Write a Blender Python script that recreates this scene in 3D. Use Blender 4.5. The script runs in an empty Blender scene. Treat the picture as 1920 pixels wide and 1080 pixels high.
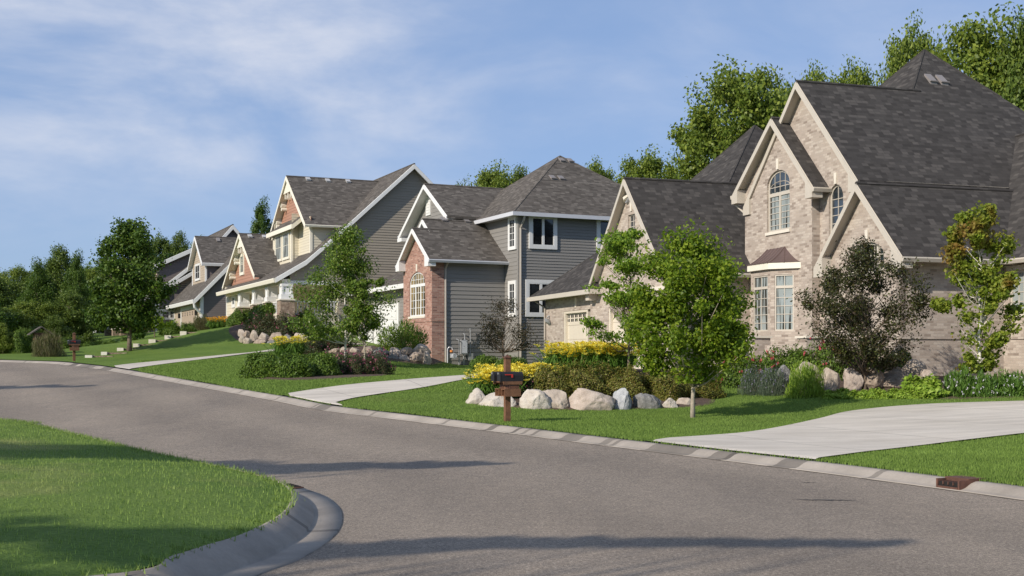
import bpy, bmesh, math, random
import numpy as np
from mathutils import Vector, Matrix
from mathutils.geometry import tessellate_polygon

# ------------------------------------------------------------------ camera, sky, sun, exposure
scene = bpy.context.scene
COL = scene.collection
FPX, CX, HY, EYE = 2330.0, 960.0, 670.0, 1.55     # focal length in photo pixels, centre column, horizon row, eye height
cam_data = bpy.data.cameras.new("camera")
cam = bpy.data.objects.new("camera", cam_data)
COL.objects.link(cam)
cam.location = (0, 0, EYE)
cam.rotation_euler = (math.radians(90), 0, 0)
cam_data.sensor_width = 36
cam_data.lens = FPX / 1920 * 36
cam_data.shift_y = (HY - 540) / 1920
cam_data.clip_end = 3000
scene.camera = cam

SUN_A, SUN_EL = math.radians(44), math.radians(30)   # light travels towards +X, turned this much towards +Y
world = bpy.data.worlds.new("World")
scene.world = world
world.use_nodes = True
wn, wl = world.node_tree.nodes, world.node_tree.links
wn.clear()
w_out = wn.new("ShaderNodeOutputWorld")
w_bg = wn.new("ShaderNodeBackground")
w_sky = wn.new("ShaderNodeTexSky")
w_sky.sky_type = 'NISHITA'
w_sky.sun_disc = False
w_sky.sun_elevation = SUN_EL
w_sky.sun_rotation = math.radians(226)
w_sky.air_density = 1.0
w_sky.dust_density = 0.0
w_sky.ozone_density = 3.5
w_tc = wn.new("ShaderNodeTexCoord")
def wmap(scale, rot=0.0, loc=(0, 0, 0)):
    m = wn.new("ShaderNodeMapping")
    m.inputs['Scale'].default_value = scale
    m.inputs['Rotation'].default_value = (0, rot, 0)
    m.inputs['Location'].default_value = loc
    wl.new(w_tc.outputs['Generated'], m.inputs['Vector'])
    return m
def wnoise(m, sc, det, rough, dist=0.0):
    n = wn.new("ShaderNodeTexNoise")
    n.inputs['Scale'].default_value = sc
    n.inputs['Detail'].default_value = det
    n.inputs['Roughness'].default_value = rough
    n.inputs['Distortion'].default_value = dist
    wl.new(m.outputs['Vector'], n.inputs['Vector'])
    return n
def wramp(src, a, b, va=0.0, vb=1.0):
    r = wn.new("ShaderNodeMapRange")
    r.interpolation_type = 'SMOOTHSTEP'
    r.inputs['From Min'].default_value = a
    r.inputs['From Max'].default_value = b
    r.inputs['To Min'].default_value = va
    r.inputs['To Max'].default_value = vb
    wl.new(src, r.inputs['Value'])
    return r
def wmath(op, a, b):
    m = wn.new("ShaderNodeMath"); m.operation = op
    for i, s in enumerate((a, b)):
        if isinstance(s, (int, float)): m.inputs[i].default_value = s
        else: wl.new(s, m.inputs[i])
    return m
n_big = wnoise(wmap((1.0, 1.0, 2.6), 0.25, (3.1, 0.0, 1.7)), 3.2, 6, 0.55, 0.3)
n_fine = wnoise(wmap((1.0, 1.0, 3.0), 0.25, (0.4, 2.0, 0.6)), 9.0, 8, 0.6, 0.2)
w_sep = wn.new("ShaderNodeSeparateXYZ")
wl.new(w_tc.outputs['Generated'], w_sep.inputs['Vector'])
side = wramp(w_sep.outputs['X'], -0.42, 0.36, 1.0, 0.25)
cov = wramp(n_big.outputs['Fac'], 0.36, 0.66)
det = wramp(n_fine.outputs['Fac'], 0.25, 0.75, 0.35, 1.0)
alt = wramp(w_sep.outputs['Z'], 0.03, 0.20)
c1 = wmath('MULTIPLY', cov.outputs['Result'], det.outputs['Result'])
c2 = wmath('MULTIPLY', c1.outputs[0], side.outputs['Result'])
c3 = wmath('MULTIPLY', c2.outputs[0], alt.outputs['Result'])
c4 = wmath('MULTIPLY', c3.outputs[0], 0.85)
w_mix = wn.new("ShaderNodeMix"); w_mix.data_type = 'RGBA'
wl.new(c4.outputs[0], w_mix.inputs['Factor'])
w_tint = wn.new("ShaderNodeMix"); w_tint.data_type = 'RGBA'; w_tint.blend_type = 'MULTIPLY'
w_tint.inputs['Factor'].default_value = 1.0; w_tint.inputs['B'].default_value = (1.0, 1.0, 1.14, 1)
wl.new(w_sky.outputs['Color'], w_tint.inputs['A'])
w_veil = wn.new("ShaderNodeMix"); w_veil.data_type = 'RGBA'        # thin even veil of high haze
w_veil.inputs['Factor'].default_value = 0.7; w_veil.inputs['B'].default_value = (2.25, 3.25, 5.2, 1)
wl.new(w_tint.outputs['Result'], w_veil.inputs['A'])
wl.new(w_veil.outputs['Result'], w_mix.inputs['A'])
w_mix.inputs['B'].default_value = (6.6, 6.7, 7.2, 1)
wl.new(w_mix.outputs['Result'], w_bg.inputs['Color'])
w_bg.inputs['Strength'].default_value = 0.125
wl.new(w_bg.outputs['Background'], w_out.inputs['Surface'])

sun_data = bpy.data.lights.new("sun", 'SUN')
sun_data.energy = 4.9
sun_data.angle = math.radians(0.5)
sun_data.color = (1.0, 0.91, 0.79)
sun = bpy.data.objects.new("sun", sun_data)
COL.objects.link(sun)
sdir = Vector((math.cos(SUN_A) * math.cos(SUN_EL), math.sin(SUN_A) * math.cos(SUN_EL), -math.sin(SUN_EL)))
sun.rotation_euler = sdir.to_track_quat('-Z', 'Y').to_euler()
scene.view_settings.view_transform = 'Standard'
scene.view_settings.look = 'None'
scene.view_settings.exposure = 0.0
scene.view_settings.gamma = 1.0
scene.render.engine = 'CYCLES'
scene.cycles.max_bounces = 8
scene.cycles.transparent_max_bounces = 8

# ------------------------------------------------------------------ material helpers
class NT:
    def __init__(s, name):
        s.m = bpy.data.materials.new(name); s.m.use_nodes = True
        s.n, s.l = s.m.node_tree.nodes, s.m.node_tree.links
        s.b = s.n.get("Principled BSDF")
    def new(s, t, **kw):
        x = s.n.new(t)
        for k, v in kw.items(): setattr(x, k, v)
        return x
    def link(s, a, b): s.l.new(a, b)
    def math(s, op, a, b=0.0):
        m = s.new("ShaderNodeMath", operation=op)
        for i, x in enumerate((a, b)):
            if isinstance(x, (int, float)): m.inputs[i].default_value = x
            else: s.link(x, m.inputs[i])
        return m.outputs[0]
    def vm(s, op, a, b):
        m = s.new("ShaderNodeVectorMath", operation=op)
        for i, x in enumerate((a, b)):
            if x is None: continue
            if isinstance(x, tuple): m.inputs[i].default_value = x
            else: s.link(x, m.inputs[i])
        return m.outputs['Value'] if op == 'DOT_PRODUCT' else m.outputs['Vector']
    def surf(s):
        """coordinates that run level along a surface and up its slope, in metres"""
        g = s.new("ShaderNodeNewGeometry")
        t = s.vm('NORMALIZE', s.vm('CROSS_PRODUCT', (0, 0, 1), g.outputs['True Normal']), None)
        u = s.vm('CROSS_PRODUCT', g.outputs['True Normal'], t)
        c = s.new("ShaderNodeCombineXYZ")
        s.link(s.vm('DOT_PRODUCT', g.outputs['Position'], t), c.inputs[0])
        s.link(s.vm('DOT_PRODUCT', g.outputs['Position'], u), c.inputs[1])
        return c.outputs[0]
    def pos(s):
        return s.new("ShaderNodeNewGeometry").outputs['Position']
    def noise(s, vec, scale, detail=4, rough=0.55, out='Fac'):
        n = s.new("ShaderNodeTexNoise")
        n.inputs['Scale'].default_value = scale; n.inputs['Detail'].default_value = detail
        n.inputs['Roughness'].default_value = rough
        if vec is not None: s.link(vec, n.inputs['Vector'])
        return n.outputs[out]
    def ramp(s, fac, stops):
        r = s.new("ShaderNodeValToRGB")
        e = r.color_ramp.elements
        while len(e) < len(stops): e.new(0.5)
        for x, (p, c) in zip(e, stops):
            x.position = p; x.color = (c[0], c[1], c[2], 1)
        s.link(fac, r.inputs['Fac']); return r.outputs['Color']
    def mix(s, fac, a, b, mode='MIX'):
        m = s.new("ShaderNodeMix", data_type='RGBA', blend_type=mode)
        for k, x in (('Factor', fac), ('A', a), ('B', b)):
            if isinstance(x, (int, float)): m.inputs[k].default_value = x
            elif isinstance(x, tuple): m.inputs[k].default_value = (*x, 1)
            else: s.link(x, m.inputs[k])
        return m.outputs['Result']
    def scale(s, vec, v):
        return s.vm('MULTIPLY', vec, v)
    def color(s, c):
        if isinstance(c, tuple): s.b.inputs['Base Color'].default_value = (*c, 1)
        else: s.link(c, s.b.inputs['Base Color'])
    def bump(s, h, strength=0.3, dist=0.02):
        b = s.new("ShaderNodeBump"); b.inputs['Strength'].default_value = strength
        b.inputs['Distance'].default_value = dist
        s.link(h, b.inputs['Height']); s.link(b.outputs[0], s.b.inputs['Normal'])
    def rough(s, r): s.b.inputs['Roughness'].default_value = r
    def spec(s, v): s.b.inputs['Specular IOR Level'].default_value = v

def vary(c, k): return tuple(min(1.0, x * k) for x in c)

def mat_plain(name, c, rough=0.6, var=0.12, scale=3.0, bump=0.0, metal=0.0):
    t = NT(name)
    f = t.noise(t.pos(), scale, 5, 0.6)
    t.color(t.ramp(f, [(0.3, vary(c, 1 - var)), (0.7, vary(c, 1 + var))]))
    t.rough(rough); t.b.inputs['Metallic'].default_value = metal
    if bump: t.bump(t.noise(t.pos(), scale * 12, 4), bump, 0.01)
    return t.m

def mat_brick(name, c1, c2, c3, mortar, w=0.24, h=0.08, bw=0.006):
    t = NT(name); v = t.surf()
    br = t.new("ShaderNodeTexBrick"); t.link(v, br.inputs['Vector'])
    br.inputs['Scale'].default_value = 1.0; br.inputs['Brick Width'].default_value = w
    br.inputs['Row Height'].default_value = h; br.inputs['Mortar Size'].default_value = bw
    br.inputs['Mortar Smooth'].default_value = 0.2
    br.inputs['Color1'].default_value = (0, 0, 0, 1); br.inputs['Color2'].default_value = (1, 1, 1, 1)
    br.inputs['Mortar'].default_value = (.5, .5, .5, 1)
    br.offset = 0.5
    col = t.ramp(br.outputs['Color'], [(0.0, c2), (0.22, c1), (0.6, vary(c1, 1.08)), (0.85, c3)])
    n = t.noise(t.scale(v, (1.3, 3.5, 1)), 1.6, 5, 0.6)
    col = t.mix(t.math('MULTIPLY', t.math('GREATER_THAN', n, 0.58), 0.14), col, c2)
    col = t.mix(br.outputs['Fac'], col, mortar)
    f = t.noise(t.pos(), 0.7, 3)
    col = t.mix(0.35, col, t.ramp(f, [(0.3, (.75, .75, .75)), (0.7, (1.1, 1.08, 1.05))]), 'MULTIPLY')
    t.color(col); t.rough(0.9); t.spec(0.2)
    hgt = t.math('ADD', t.math('MULTIPLY', br.outputs['Fac'], -1.0), t.math('MULTIPLY', t.noise(v, 60, 2), 0.4))
    t.bump(hgt, 0.5, 0.008)
    return t.m

def mat_shingle(name, dark, mid, light):
    t = NT(name); v = t.surf()
    br = t.new("ShaderNodeTexBrick"); t.link(v, br.inputs['Vector'])
    br.inputs['Scale'].default_value = 1.0; br.inputs['Brick Width'].default_value = 0.23
    br.inputs['Row Height'].default_value = 0.145; br.inputs['Mortar Size'].default_value = 0.008
    br.inputs['Mortar Smooth'].default_value = 0.6
    br.inputs['Color1'].default_value = (0, 0, 0, 1); br.inputs['Color2'].default_value = (1, 1, 1, 1)
    br.inputs['Mortar'].default_value = (.3, .3, .3, 1)
    br.offset = 0.37; br.offset_frequency = 3; br.squash = 1.5; br.squash_frequency = 5
    col = t.ramp(br.outputs['Color'], [(0.0, dark), (0.45, mid), (0.75, vary(mid, 1.12)), (0.95, light)])
    f = t.noise(t.scale(v, (1.0, 2.2, 1)), 2.6, 5, 0.65)
    col = t.mix(0.6, col, t.ramp(f, [(0.35, (.90, .90, .91)), (0.65, (1.09, 1.08, 1.07))]), 'MULTIPLY')
    t.color(col); t.rough(0.92); t.spec(0.15)
    t.bump(t.math('ADD', t.math('MULTIPLY', br.outputs['Fac'], -0.6), t.noise(v, 45, 3)), 0.6, 0.012)
    return t.m

def mat_siding(name, c, var=0.07):
    t = NT(name); v = t.surf()
    f = t.noise(t.scale(v, (0.35, 8.7, 1)), 1.0, 2)
    t.color(t.ramp(f, [(0.3, vary(c, 1 - var)), (0.7, vary(c, 1 + var))]))
    t.rough(0.55); t.spec(0.35)
    t.bump(t.noise(t.scale(v, (4, 40, 1)), 1.0, 4), 0.12, 0.006)
    return t.m

def mat_leaf(name, stops, trans=0.35, rough=0.5, patch=None):
    t = NT(name)
    g = t.new("ShaderNodeNewGeometry")
    col = t.ramp(g.outputs['Random Per Island'], stops)
    if patch:      # a second leaf colour in loose regions of the crown
        f = t.noise(t.pos(), patch[0], 3, 0.5)
        col = t.mix(t.ramp(f, [(patch[1], (0, 0, 0)), (patch[1] + 0.1, (1, 1, 1))]), col,
                    t.ramp(g.outputs['Random Per Island'], patch[2]))
    t.color(col); t.rough(rough); t.spec(0.3)
    tr = t.new("ShaderNodeBsdfTranslucent"); t.link(col, tr.inputs['Color'])
    mx = t.new("ShaderNodeMixShader"); mx.inputs[0].default_value = trans
    t.link(t.b.outputs[0], mx.inputs[1]); t.link(tr.outputs[0], mx.inputs[2])
    t.link(mx.outputs[0], t.n.get("Material Output").inputs['Surface'])
    return t.m

def mat_glass(name, c=(0.015, 0.018, 0.02), rough=0.04, curtain=None):
    t = NT(name)
    if curtain:
        v = t.surf()
        f = t.noise(t.scale(v, (6.0, 0.35, 1)), 1.0, 2)
        t.color(t.ramp(f, [(0.42, c), (0.5, curtain)]))
    else:
        f = t.noise(t.pos(), 1.2, 3)
        t.color(t.ramp(f, [(0.35, vary(c, 0.5)), (0.7, vary(c, 1.8))]))
    t.rough(rough); t.spec(0.9)
    return t.m

def mat_asphalt():
    t = NT("asphalt"); p = t.pos()
    fine = t.noise(p, 30, 4, 0.8)
    grit = t.noise(p, 95, 2, 0.8)
    mott = t.noise(p, 5, 5, 0.7)
    big = t.noise(t.scale(p, (0.5, 0.14, 1)), 0.9, 5, 0.6)
    col = t.ramp(fine, [(0.30, (.12, .10, .08)), (0.5, (.235, .20, .163)), (0.68, (.40, .348, .29))])
    col = t.mix(0.85, col, t.ramp(big, [(0.3, (.80, .80, .81)), (0.7, (1.18, 1.16, 1.13))]), 'MULTIPLY')
    col = t.mix(0.6, col, t.ramp(mott, [(0.35, (.80, .80, .80)), (0.65, (1.18, 1.17, 1.15))]), 'MULTIPLY')
    col = t.mix(0.8, col, t.ramp(grit, [(0.36, (.45, .45, .46)), (0.66, (1.6, 1.55, 1.48))]), 'MULTIPLY')
    # faint straight wear band and seam lines along the lane
    w = t.new("ShaderNodeTexWave", bands_direction='X')
    mp = t.new("ShaderNodeMapping"); mp.inputs['Rotation'].default_value = (0, 0, math.radians(-28))
    t.link(p, mp.inputs['Vector']); t.link(mp.outputs[0], w.inputs['Vector'])
    w.inputs['Scale'].default_value = 0.10; w.inputs['Distortion'].default_value = 2.5; w.inputs['Detail'].default_value = 2
    col = t.mix(0.5, col, t.ramp(w.outputs['Fac'], [(0.0, (.82, .82, .82)), (1.0, (1.14, 1.14, 1.13))]), 'MULTIPLY')
    t.color(col); t.rough(0.88); t.spec(0.3)
    t.bump(t.math('ADD', fine, grit), 0.55, 0.012)
    return t.m

def mat_concrete(name, c=(.50, .48, .44), streak=True, attr=False):
    t = NT(name); p = t.pos()
    f = t.noise(t.scale(p, (0.35, 1.6, 1)) if streak else p, 1.5, 6, 0.65)
    g = t.noise(p, 35, 3)
    col = t.ramp(f, [(0.3, vary(c, 0.80)), (0.7, vary(c, 1.1))])
    st = t.noise(p, 0.45, 4, 0.6)
    col = t.mix(0.5, col, t.ramp(st, [(0.4, (1.05, 1.03, 1.0)), (0.66, (.82, .79, .74))]), 'MULTIPLY')
    col = t.mix(0.3, col, t.ramp(g, [(0.3, (.8, .8, .8)), (0.7, (1.15, 1.15, 1.15))]), 'MULTIPLY')
    if attr:
        a = t.new("ShaderNodeAttribute", attribute_name='tone')
        col = t.mix(1.0, col, a.outputs['Color'], 'MULTIPLY')
    t.color(col); t.rough(0.85); t.spec(0.25); t.bump(g, 0.25, 0.008)
    return t.m

def mat_grass(name, a, b, dry, dryness=0.62):
    t = NT(name); p = t.pos()
    f = t.noise(p, 0.55, 5, 0.6); g = t.noise(t.scale(p, (1, 1, 1)), 22, 4, 0.7); h = t.noise(p, 0.21, 4, 0.55)
    col = t.ramp(f, [(0.3, a), (0.7, b)])
    col = t.mix(t.ramp(h, [(dryness, (0, 0, 0)), (dryness + 0.12, (.7, .7, .7))]), col, dry)
    col = t.mix(0.7, col, t.ramp(g, [(0.3, (.55, .6, .5)), (0.7, (1.35, 1.3, 1.3))]), 'MULTIPLY')
    t.color(col); t.rough(0.9); t.spec(0.1); t.bump(g, 0.8, 0.04)
    return t.m

def mat_blades(name, a, b, dry, dryness=0.62):
    t = NT(name); g = t.new("ShaderNodeNewGeometry"); p = g.outputs['Position']
    h = t.noise(p, 0.21, 4, 0.55)
    col = t.ramp(g.outputs['Random Per Island'], [(0.0, a), (0.6, b), (1.0, vary(b, 1.35))])
    col = t.mix(t.ramp(h, [(dryness, (0, 0, 0)), (dryness + 0.12, (.8, .8, .8))]), col, dry)
    f = t.noise(p, 0.8, 4)
    col = t.mix(0.6, col, t.ramp(f, [(0.3, (.75, .78, .75)), (0.7, (1.2, 1.2, 1.2))]), 'MULTIPLY')
    t.color(col); t.rough(0.6); t.spec(0.25)
    tr = t.new("ShaderNodeBsdfTranslucent"); t.link(col, tr.inputs['Color'])
    mx = t.new("ShaderNodeMixShader"); mx.inputs[0].default_value = 0.3
    t.link(t.b.outputs[0], mx.inputs[1]); t.link(tr.outputs[0], mx.inputs[2])
    t.link(mx.outputs[0], t.n.get("Material Output").inputs['Surface'])
    return t.m

def mat_rock(name, a, b, sc=1.6):
    t = NT(name)
    o = t.new("ShaderNodeTexCoord").outputs['Object']
    f = t.noise(o, sc, 6, 0.65); g = t.noise(o, 22, 4, 0.7)
    col = t.ramp(f, [(0.3, a), (0.55, tuple((x + y) / 2 for x, y in zip(a, b))), (0.72, b)])
    col = t.mix(0.45, col, t.ramp(g, [(0.3, (.65, .65, .65)), (0.7, (1.25, 1.22, 1.2))]), 'MULTIPLY')
    t.color(col); t.rough(0.9); t.spec(0.2); t.bump(t.math('ADD', f, t.math('MULTIPLY', g, 0.4)), 0.7, 0.06)
    return t.m

M = {
 'brick_tan': mat_brick("tan_brick", (.405, .345, .295), (.27, .22, .185), (.50, .44, .38), (.40, .355, .31)),
 'brick_red': mat_brick("red_brick", (.33, .18, .14), (.20, .11, .09), (.43, .27, .215), (.38, .31, .27)),
 'shingle_dark': mat_shingle("dark_shingles", (.040, .037, .035), (.056, .052, .049), (.088, .081, .075)),
 'shingle_brown': mat_shingle("weathered_shingles", (.068, .061, .053), (.103, .092, .081), (.155, .14, .123)),
 'siding_grey': mat_siding("grey_siding", (.235, .225, .21)),
 'siding_taupe': mat_siding("taupe_siding", (.30, .265, .215)),
 'siding_cream': mat_siding("cream_siding", (.62, .57, .45)),
 'siding_plum': mat_siding("plum_grey_siding", (.17, .145, .14)),
 'siding_tan': mat_siding("tan_siding", (.42, .35, .27)),
 'shake_rust': mat_siding("rust_shakes", (.38, .205, .14)),
 'trim_white': mat_plain("white_trim", (.72, .72, .705), 0.45, 0.03),
 'trim_cream': mat_plain("cream_trim", (.76, .72, .61), 0.5, 0.03),
 'trim_beige': mat_plain("beige_trim", (.52, .475, .405), 0.5, 0.04),
 'metal_white': mat_plain("white_gutter_metal", (.60, .61, .64), 0.35, 0.03, metal=0.1),
 'metal_grey': mat_plain("grey_meter_metal", (.35, .36, .37), 0.4, 0.1, metal=0.3),
 'metal_tan': mat_plain("tan_downspout_metal", (.42, .38, .33), 0.45, 0.05),
 'metal_bronze': mat_plain("bronze_metal_roofing", (.135, .092, .082), 0.45, 0.12, metal=0.25),
 'vent': mat_plain("roof_vent_metal", (.22, .20, .19), 0.5, 0.1),
 'vent_pale': mat_plain("pale_roof_vent_metal", (.42, .42, .42), 0.45, 0.1),
 'glass_dark': mat_glass("dark_window_glass"),
 'glass_blue': mat_glass("sky_reflecting_window_glass", (.03, .04, .05), 0.02),
 'glass_blind': mat_glass("window_glass_with_curtains", (.03, .03, .025), 0.08, (.30, .34, .34)),
 'glass_amber': mat_glass("window_glass_with_tan_curtains", (.03, .025, .012), 0.12, (.30, .22, .09)),
 'door_beige': mat_plain("beige_garage_door_paint", (.62, .56, .46), 0.5, 0.03),
 'door_tan': mat_plain("tan_garage_door_paint", (.40, .32, .25), 0.5, 0.04),
 'stone_trim': mat_plain("cast_stone", (.68, .63, .54), 0.8, 0.06),
 'cobble': mat_rock("field_stone", (.16, .11, .08), (.50, .40, .31), 6.0),
 'asphalt': mat_asphalt(),
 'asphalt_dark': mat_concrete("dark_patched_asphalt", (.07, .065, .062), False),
 'concrete': mat_concrete("driveway_concrete", (.56, .515, .45), True, True),
 'kerb': mat_concrete("kerb_concrete", (.37, .33, .285), False, True),
 'gutter_blue': mat_concrete("worn_grey_kerb_concrete", (.17, .19, .24), False),
 'lawn': mat_grass("lawn_turf", (.092, .155, .030), (.138, .205, .042), (.21, .22, .07), 0.62),
 'lawn_dry': mat_grass("dry_lawn_turf", (.09, .155, .032), (.15, .215, .05), (.30, .29, .12), 0.55),
 'blades': mat_blades("lawn_blades", (.115, .19, .036), (.175, .26, .052), (.27, .28, .09), 0.68),
 'blades_dry': mat_blades("dry_lawn_blades", (.14, .225, .045), (.23, .32, .075), (.50, .46, .20), 0.55),
 'mulch': mat_plain("bark_mulch", (.085, .055, .038), 0.95, 0.5, 14.0, 0.8),
 'bark': mat_plain("brown_bark", (.15, .115, .085), 0.9, 0.35, 9.0, 0.6),
 'bark_pale': mat_plain("pale_bark", (.38, .33, .26), 0.85, 0.3, 7.0, 0.4),
 'bark_white': mat_plain("whitish_bark", (.60, .57, .50), 0.8, 0.25, 7.0, 0.3),
 'cedar': mat_plain("stained_cedar", (.16, .075, .036), 0.65, 0.3, 11.0, 0.3),
 'cedar_dark': mat_plain("dark_stained_cedar", (.10, .042, .022), 0.65, 0.3, 11.0, 0.3),
 'black_metal': mat_plain("black_painted_metal", (.010, .010, .011), 0.6, 0.2),
 'red_metal': mat_plain("red_flag_metal", (.42, .03, .02), 0.45, 0.1),
 'rust': mat_plain("rusted_iron", (.105, .048, .032), 0.85, 0.4, 14.0, 0.5),
 'dark_void': mat_plain("dark_drain_inside", (.012, .010, .009), 0.95, 0.1),
 'tie': mat_plain("pale_landscape_timber", (.70, .66, .56), 0.8, 0.1, 8.0),
 'orange': mat_plain("orange_fabric", (.65, .22, .04), 0.7, 0.1),
 'rock_tan': mat_rock("tan_granite", (.34, .285, .23), (.58, .51, .43)),
 'rock_pink': mat_rock("pinkish_granite", (.38, .31, .26), (.60, .53, .47)),
 'rock_grey': mat_rock("speckled_grey_granite", (.15, .15, .145), (.34, .335, .32), 4.0),
 'rock_blue': mat_rock("veined_blue_grey_granite", (.25, .27, .29), (.55, .56, .56), 2.6),
 'rock_white': mat_rock("white_limestone", (.44, .39, .33), (.68, .63, .56)),
 'rock_brown': mat_rock("brown_fieldstone", (.23, .18, .14), (.50, .42, .34), 2.2),
 # leaves
 'lf_maple': mat_leaf("maple_leaves", [(0, (0.081, 0.152, 0.009)), (.5, (0.161, 0.252, 0.016)), (1, (0.310, 0.389, 0.036))], .46),
 'lf_locust': mat_leaf("locust_leaves", [(0, (0.086, 0.172, 0.013)), (.5, (0.158, 0.264, 0.022)), (1, (0.274, 0.383, 0.038))], .4),
 'lf_crab': mat_leaf("crabapple_leaves", [(0, (.030, .040, .012)), (.5, (.052, .056, .018)), (.8, (.075, .055, .024)), (1, (.08, .11, .02))], .25, .35),
 'lf_turn': mat_leaf("turning_maple_leaves", [(0, (0.121, 0.187, 0.018)), (.5, (0.209, 0.275, 0.028)), (1, (0.297, 0.330, 0.044))], .4, .5,
                     (0.8, 0.54, [(0, (.24, .15, .03)), (.5, (.28, .18, .045)), (1, (.22, .20, .03))])),
 'lf_birch': mat_leaf("birch_leaves", [(0, (0.071, 0.142, 0.016)), (.5, (0.133, 0.215, 0.026)), (1, (0.244, 0.315, 0.058))], .35, .35),
 'lf_plum': mat_leaf("plum_leaves", [(0, (0.030, 0.034, 0.017)), (.5, (0.060, 0.058, 0.030)), (1, (0.096, 0.066, 0.042))], .25),
 'lf_street': mat_leaf("street_tree_leaves", [(0, (0.039, 0.086, 0.011)), (.5, (0.070, 0.129, 0.016)), (1, (0.122, 0.186, 0.022))], .3),
 'lf_wood': mat_leaf("woodland_leaves", [(0, (0.056, 0.098, 0.015)), (.5, (0.100, 0.155, 0.023)), (1, (0.170, 0.228, 0.036))], .3),
 'lf_woodb': mat_leaf("light_woodland_leaves", [(0, (0.088, 0.138, 0.017)), (.5, (0.157, 0.220, 0.030)), (1, (0.255, 0.308, 0.043))], .35),
 'lf_shrub': mat_leaf("shrub_leaves", [(0, (0.051, 0.097, 0.011)), (.5, (0.092, 0.165, 0.018)), (1, (0.169, 0.248, 0.033))], .3),
 'lf_spirea': mat_leaf("spirea_leaves", [(0, (.10, .11, .02)), (.35, (.16, .185, .028)), (.7, (.185, .13, .035)), (1, (.24, .26, .045))], .3),
 'lf_rose': mat_leaf("rose_leaves", [(0, (.035, .055, .018)), (.6, (.065, .085, .03)), (1, (.11, .07, .035))], .3),
 'lf_lime': mat_leaf("lime_leaves", [(0, (0.149, 0.253, 0.023)), (.5, (0.241, 0.368, 0.040)), (1, (0.345, 0.460, 0.069))], .35),
 'lf_lily': mat_leaf("lily_leaves", [(0, (0.060, 0.132, 0.019)), (.5, (0.096, 0.192, 0.029)), (1, (0.156, 0.264, 0.048))], .3),
 'lf_blue': mat_leaf("blue_green_leaves", [(0, (.06, .09, .055)), (.5, (.10, .14, .09)), (1, (.16, .2, .13))], .3),
 'lf_grassy': mat_leaf("ornamental_grass_blades", [(0, (.09, .11, .03)), (.5, (.13, .13, .05)), (1, (.22, .18, .10))], .3),
 'fl_yellow': mat_leaf("yellow_petals", [(0, (.88, .70, .05)), (.5, (.93, .80, .10)), (1, (.95, .88, .25))], .3),
 'fl_orange': mat_leaf("orange_petals", [(0, (.80, .34, .02)), (.5, (.88, .50, .03)), (1, (.90, .62, .06))], .3),
 'fl_pink': mat_leaf("pink_petals", [(0, (.28, .05, .10)), (.5, (.40, .10, .17)), (1, (.52, .22, .28))], .3),
 'fl_red': mat_leaf("red_petals", [(0, (.42, .05, .07)), (1, (.58, .12, .15))], .3),
 'fl_lav': mat_leaf("lavender_petals", [(0, (.22, .18, .32)), (1, (.42, .38, .52))], .3),
 'fl_white': mat_leaf("white_petals", [(0, (.62, .58, .66)), (1, (.80, .76, .80))], .3),
}

# ------------------------------------------------------------------ object helpers
def tag(o, label=None, cat=None, group=None, kind=None):
    if label: o["label"] = label
    if cat: o["category"] = cat
    if group: o["group"] = group
    if kind: o["kind"] = kind
    return o
def empty(name, loc, rz=0.0, **kw):
    o = bpy.data.objects.new(name, None); COL.objects.link(o)
    o.location = loc; o.rotation_euler = (0, 0, rz); o.empty_display_size = 0.3
    return tag(o, **kw)
def copy_tree(o, parent=None):
    c = o.copy(); COL.objects.link(c); c.parent = parent
    for ch in list(o.children): copy_tree(ch, c)
    return c

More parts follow.
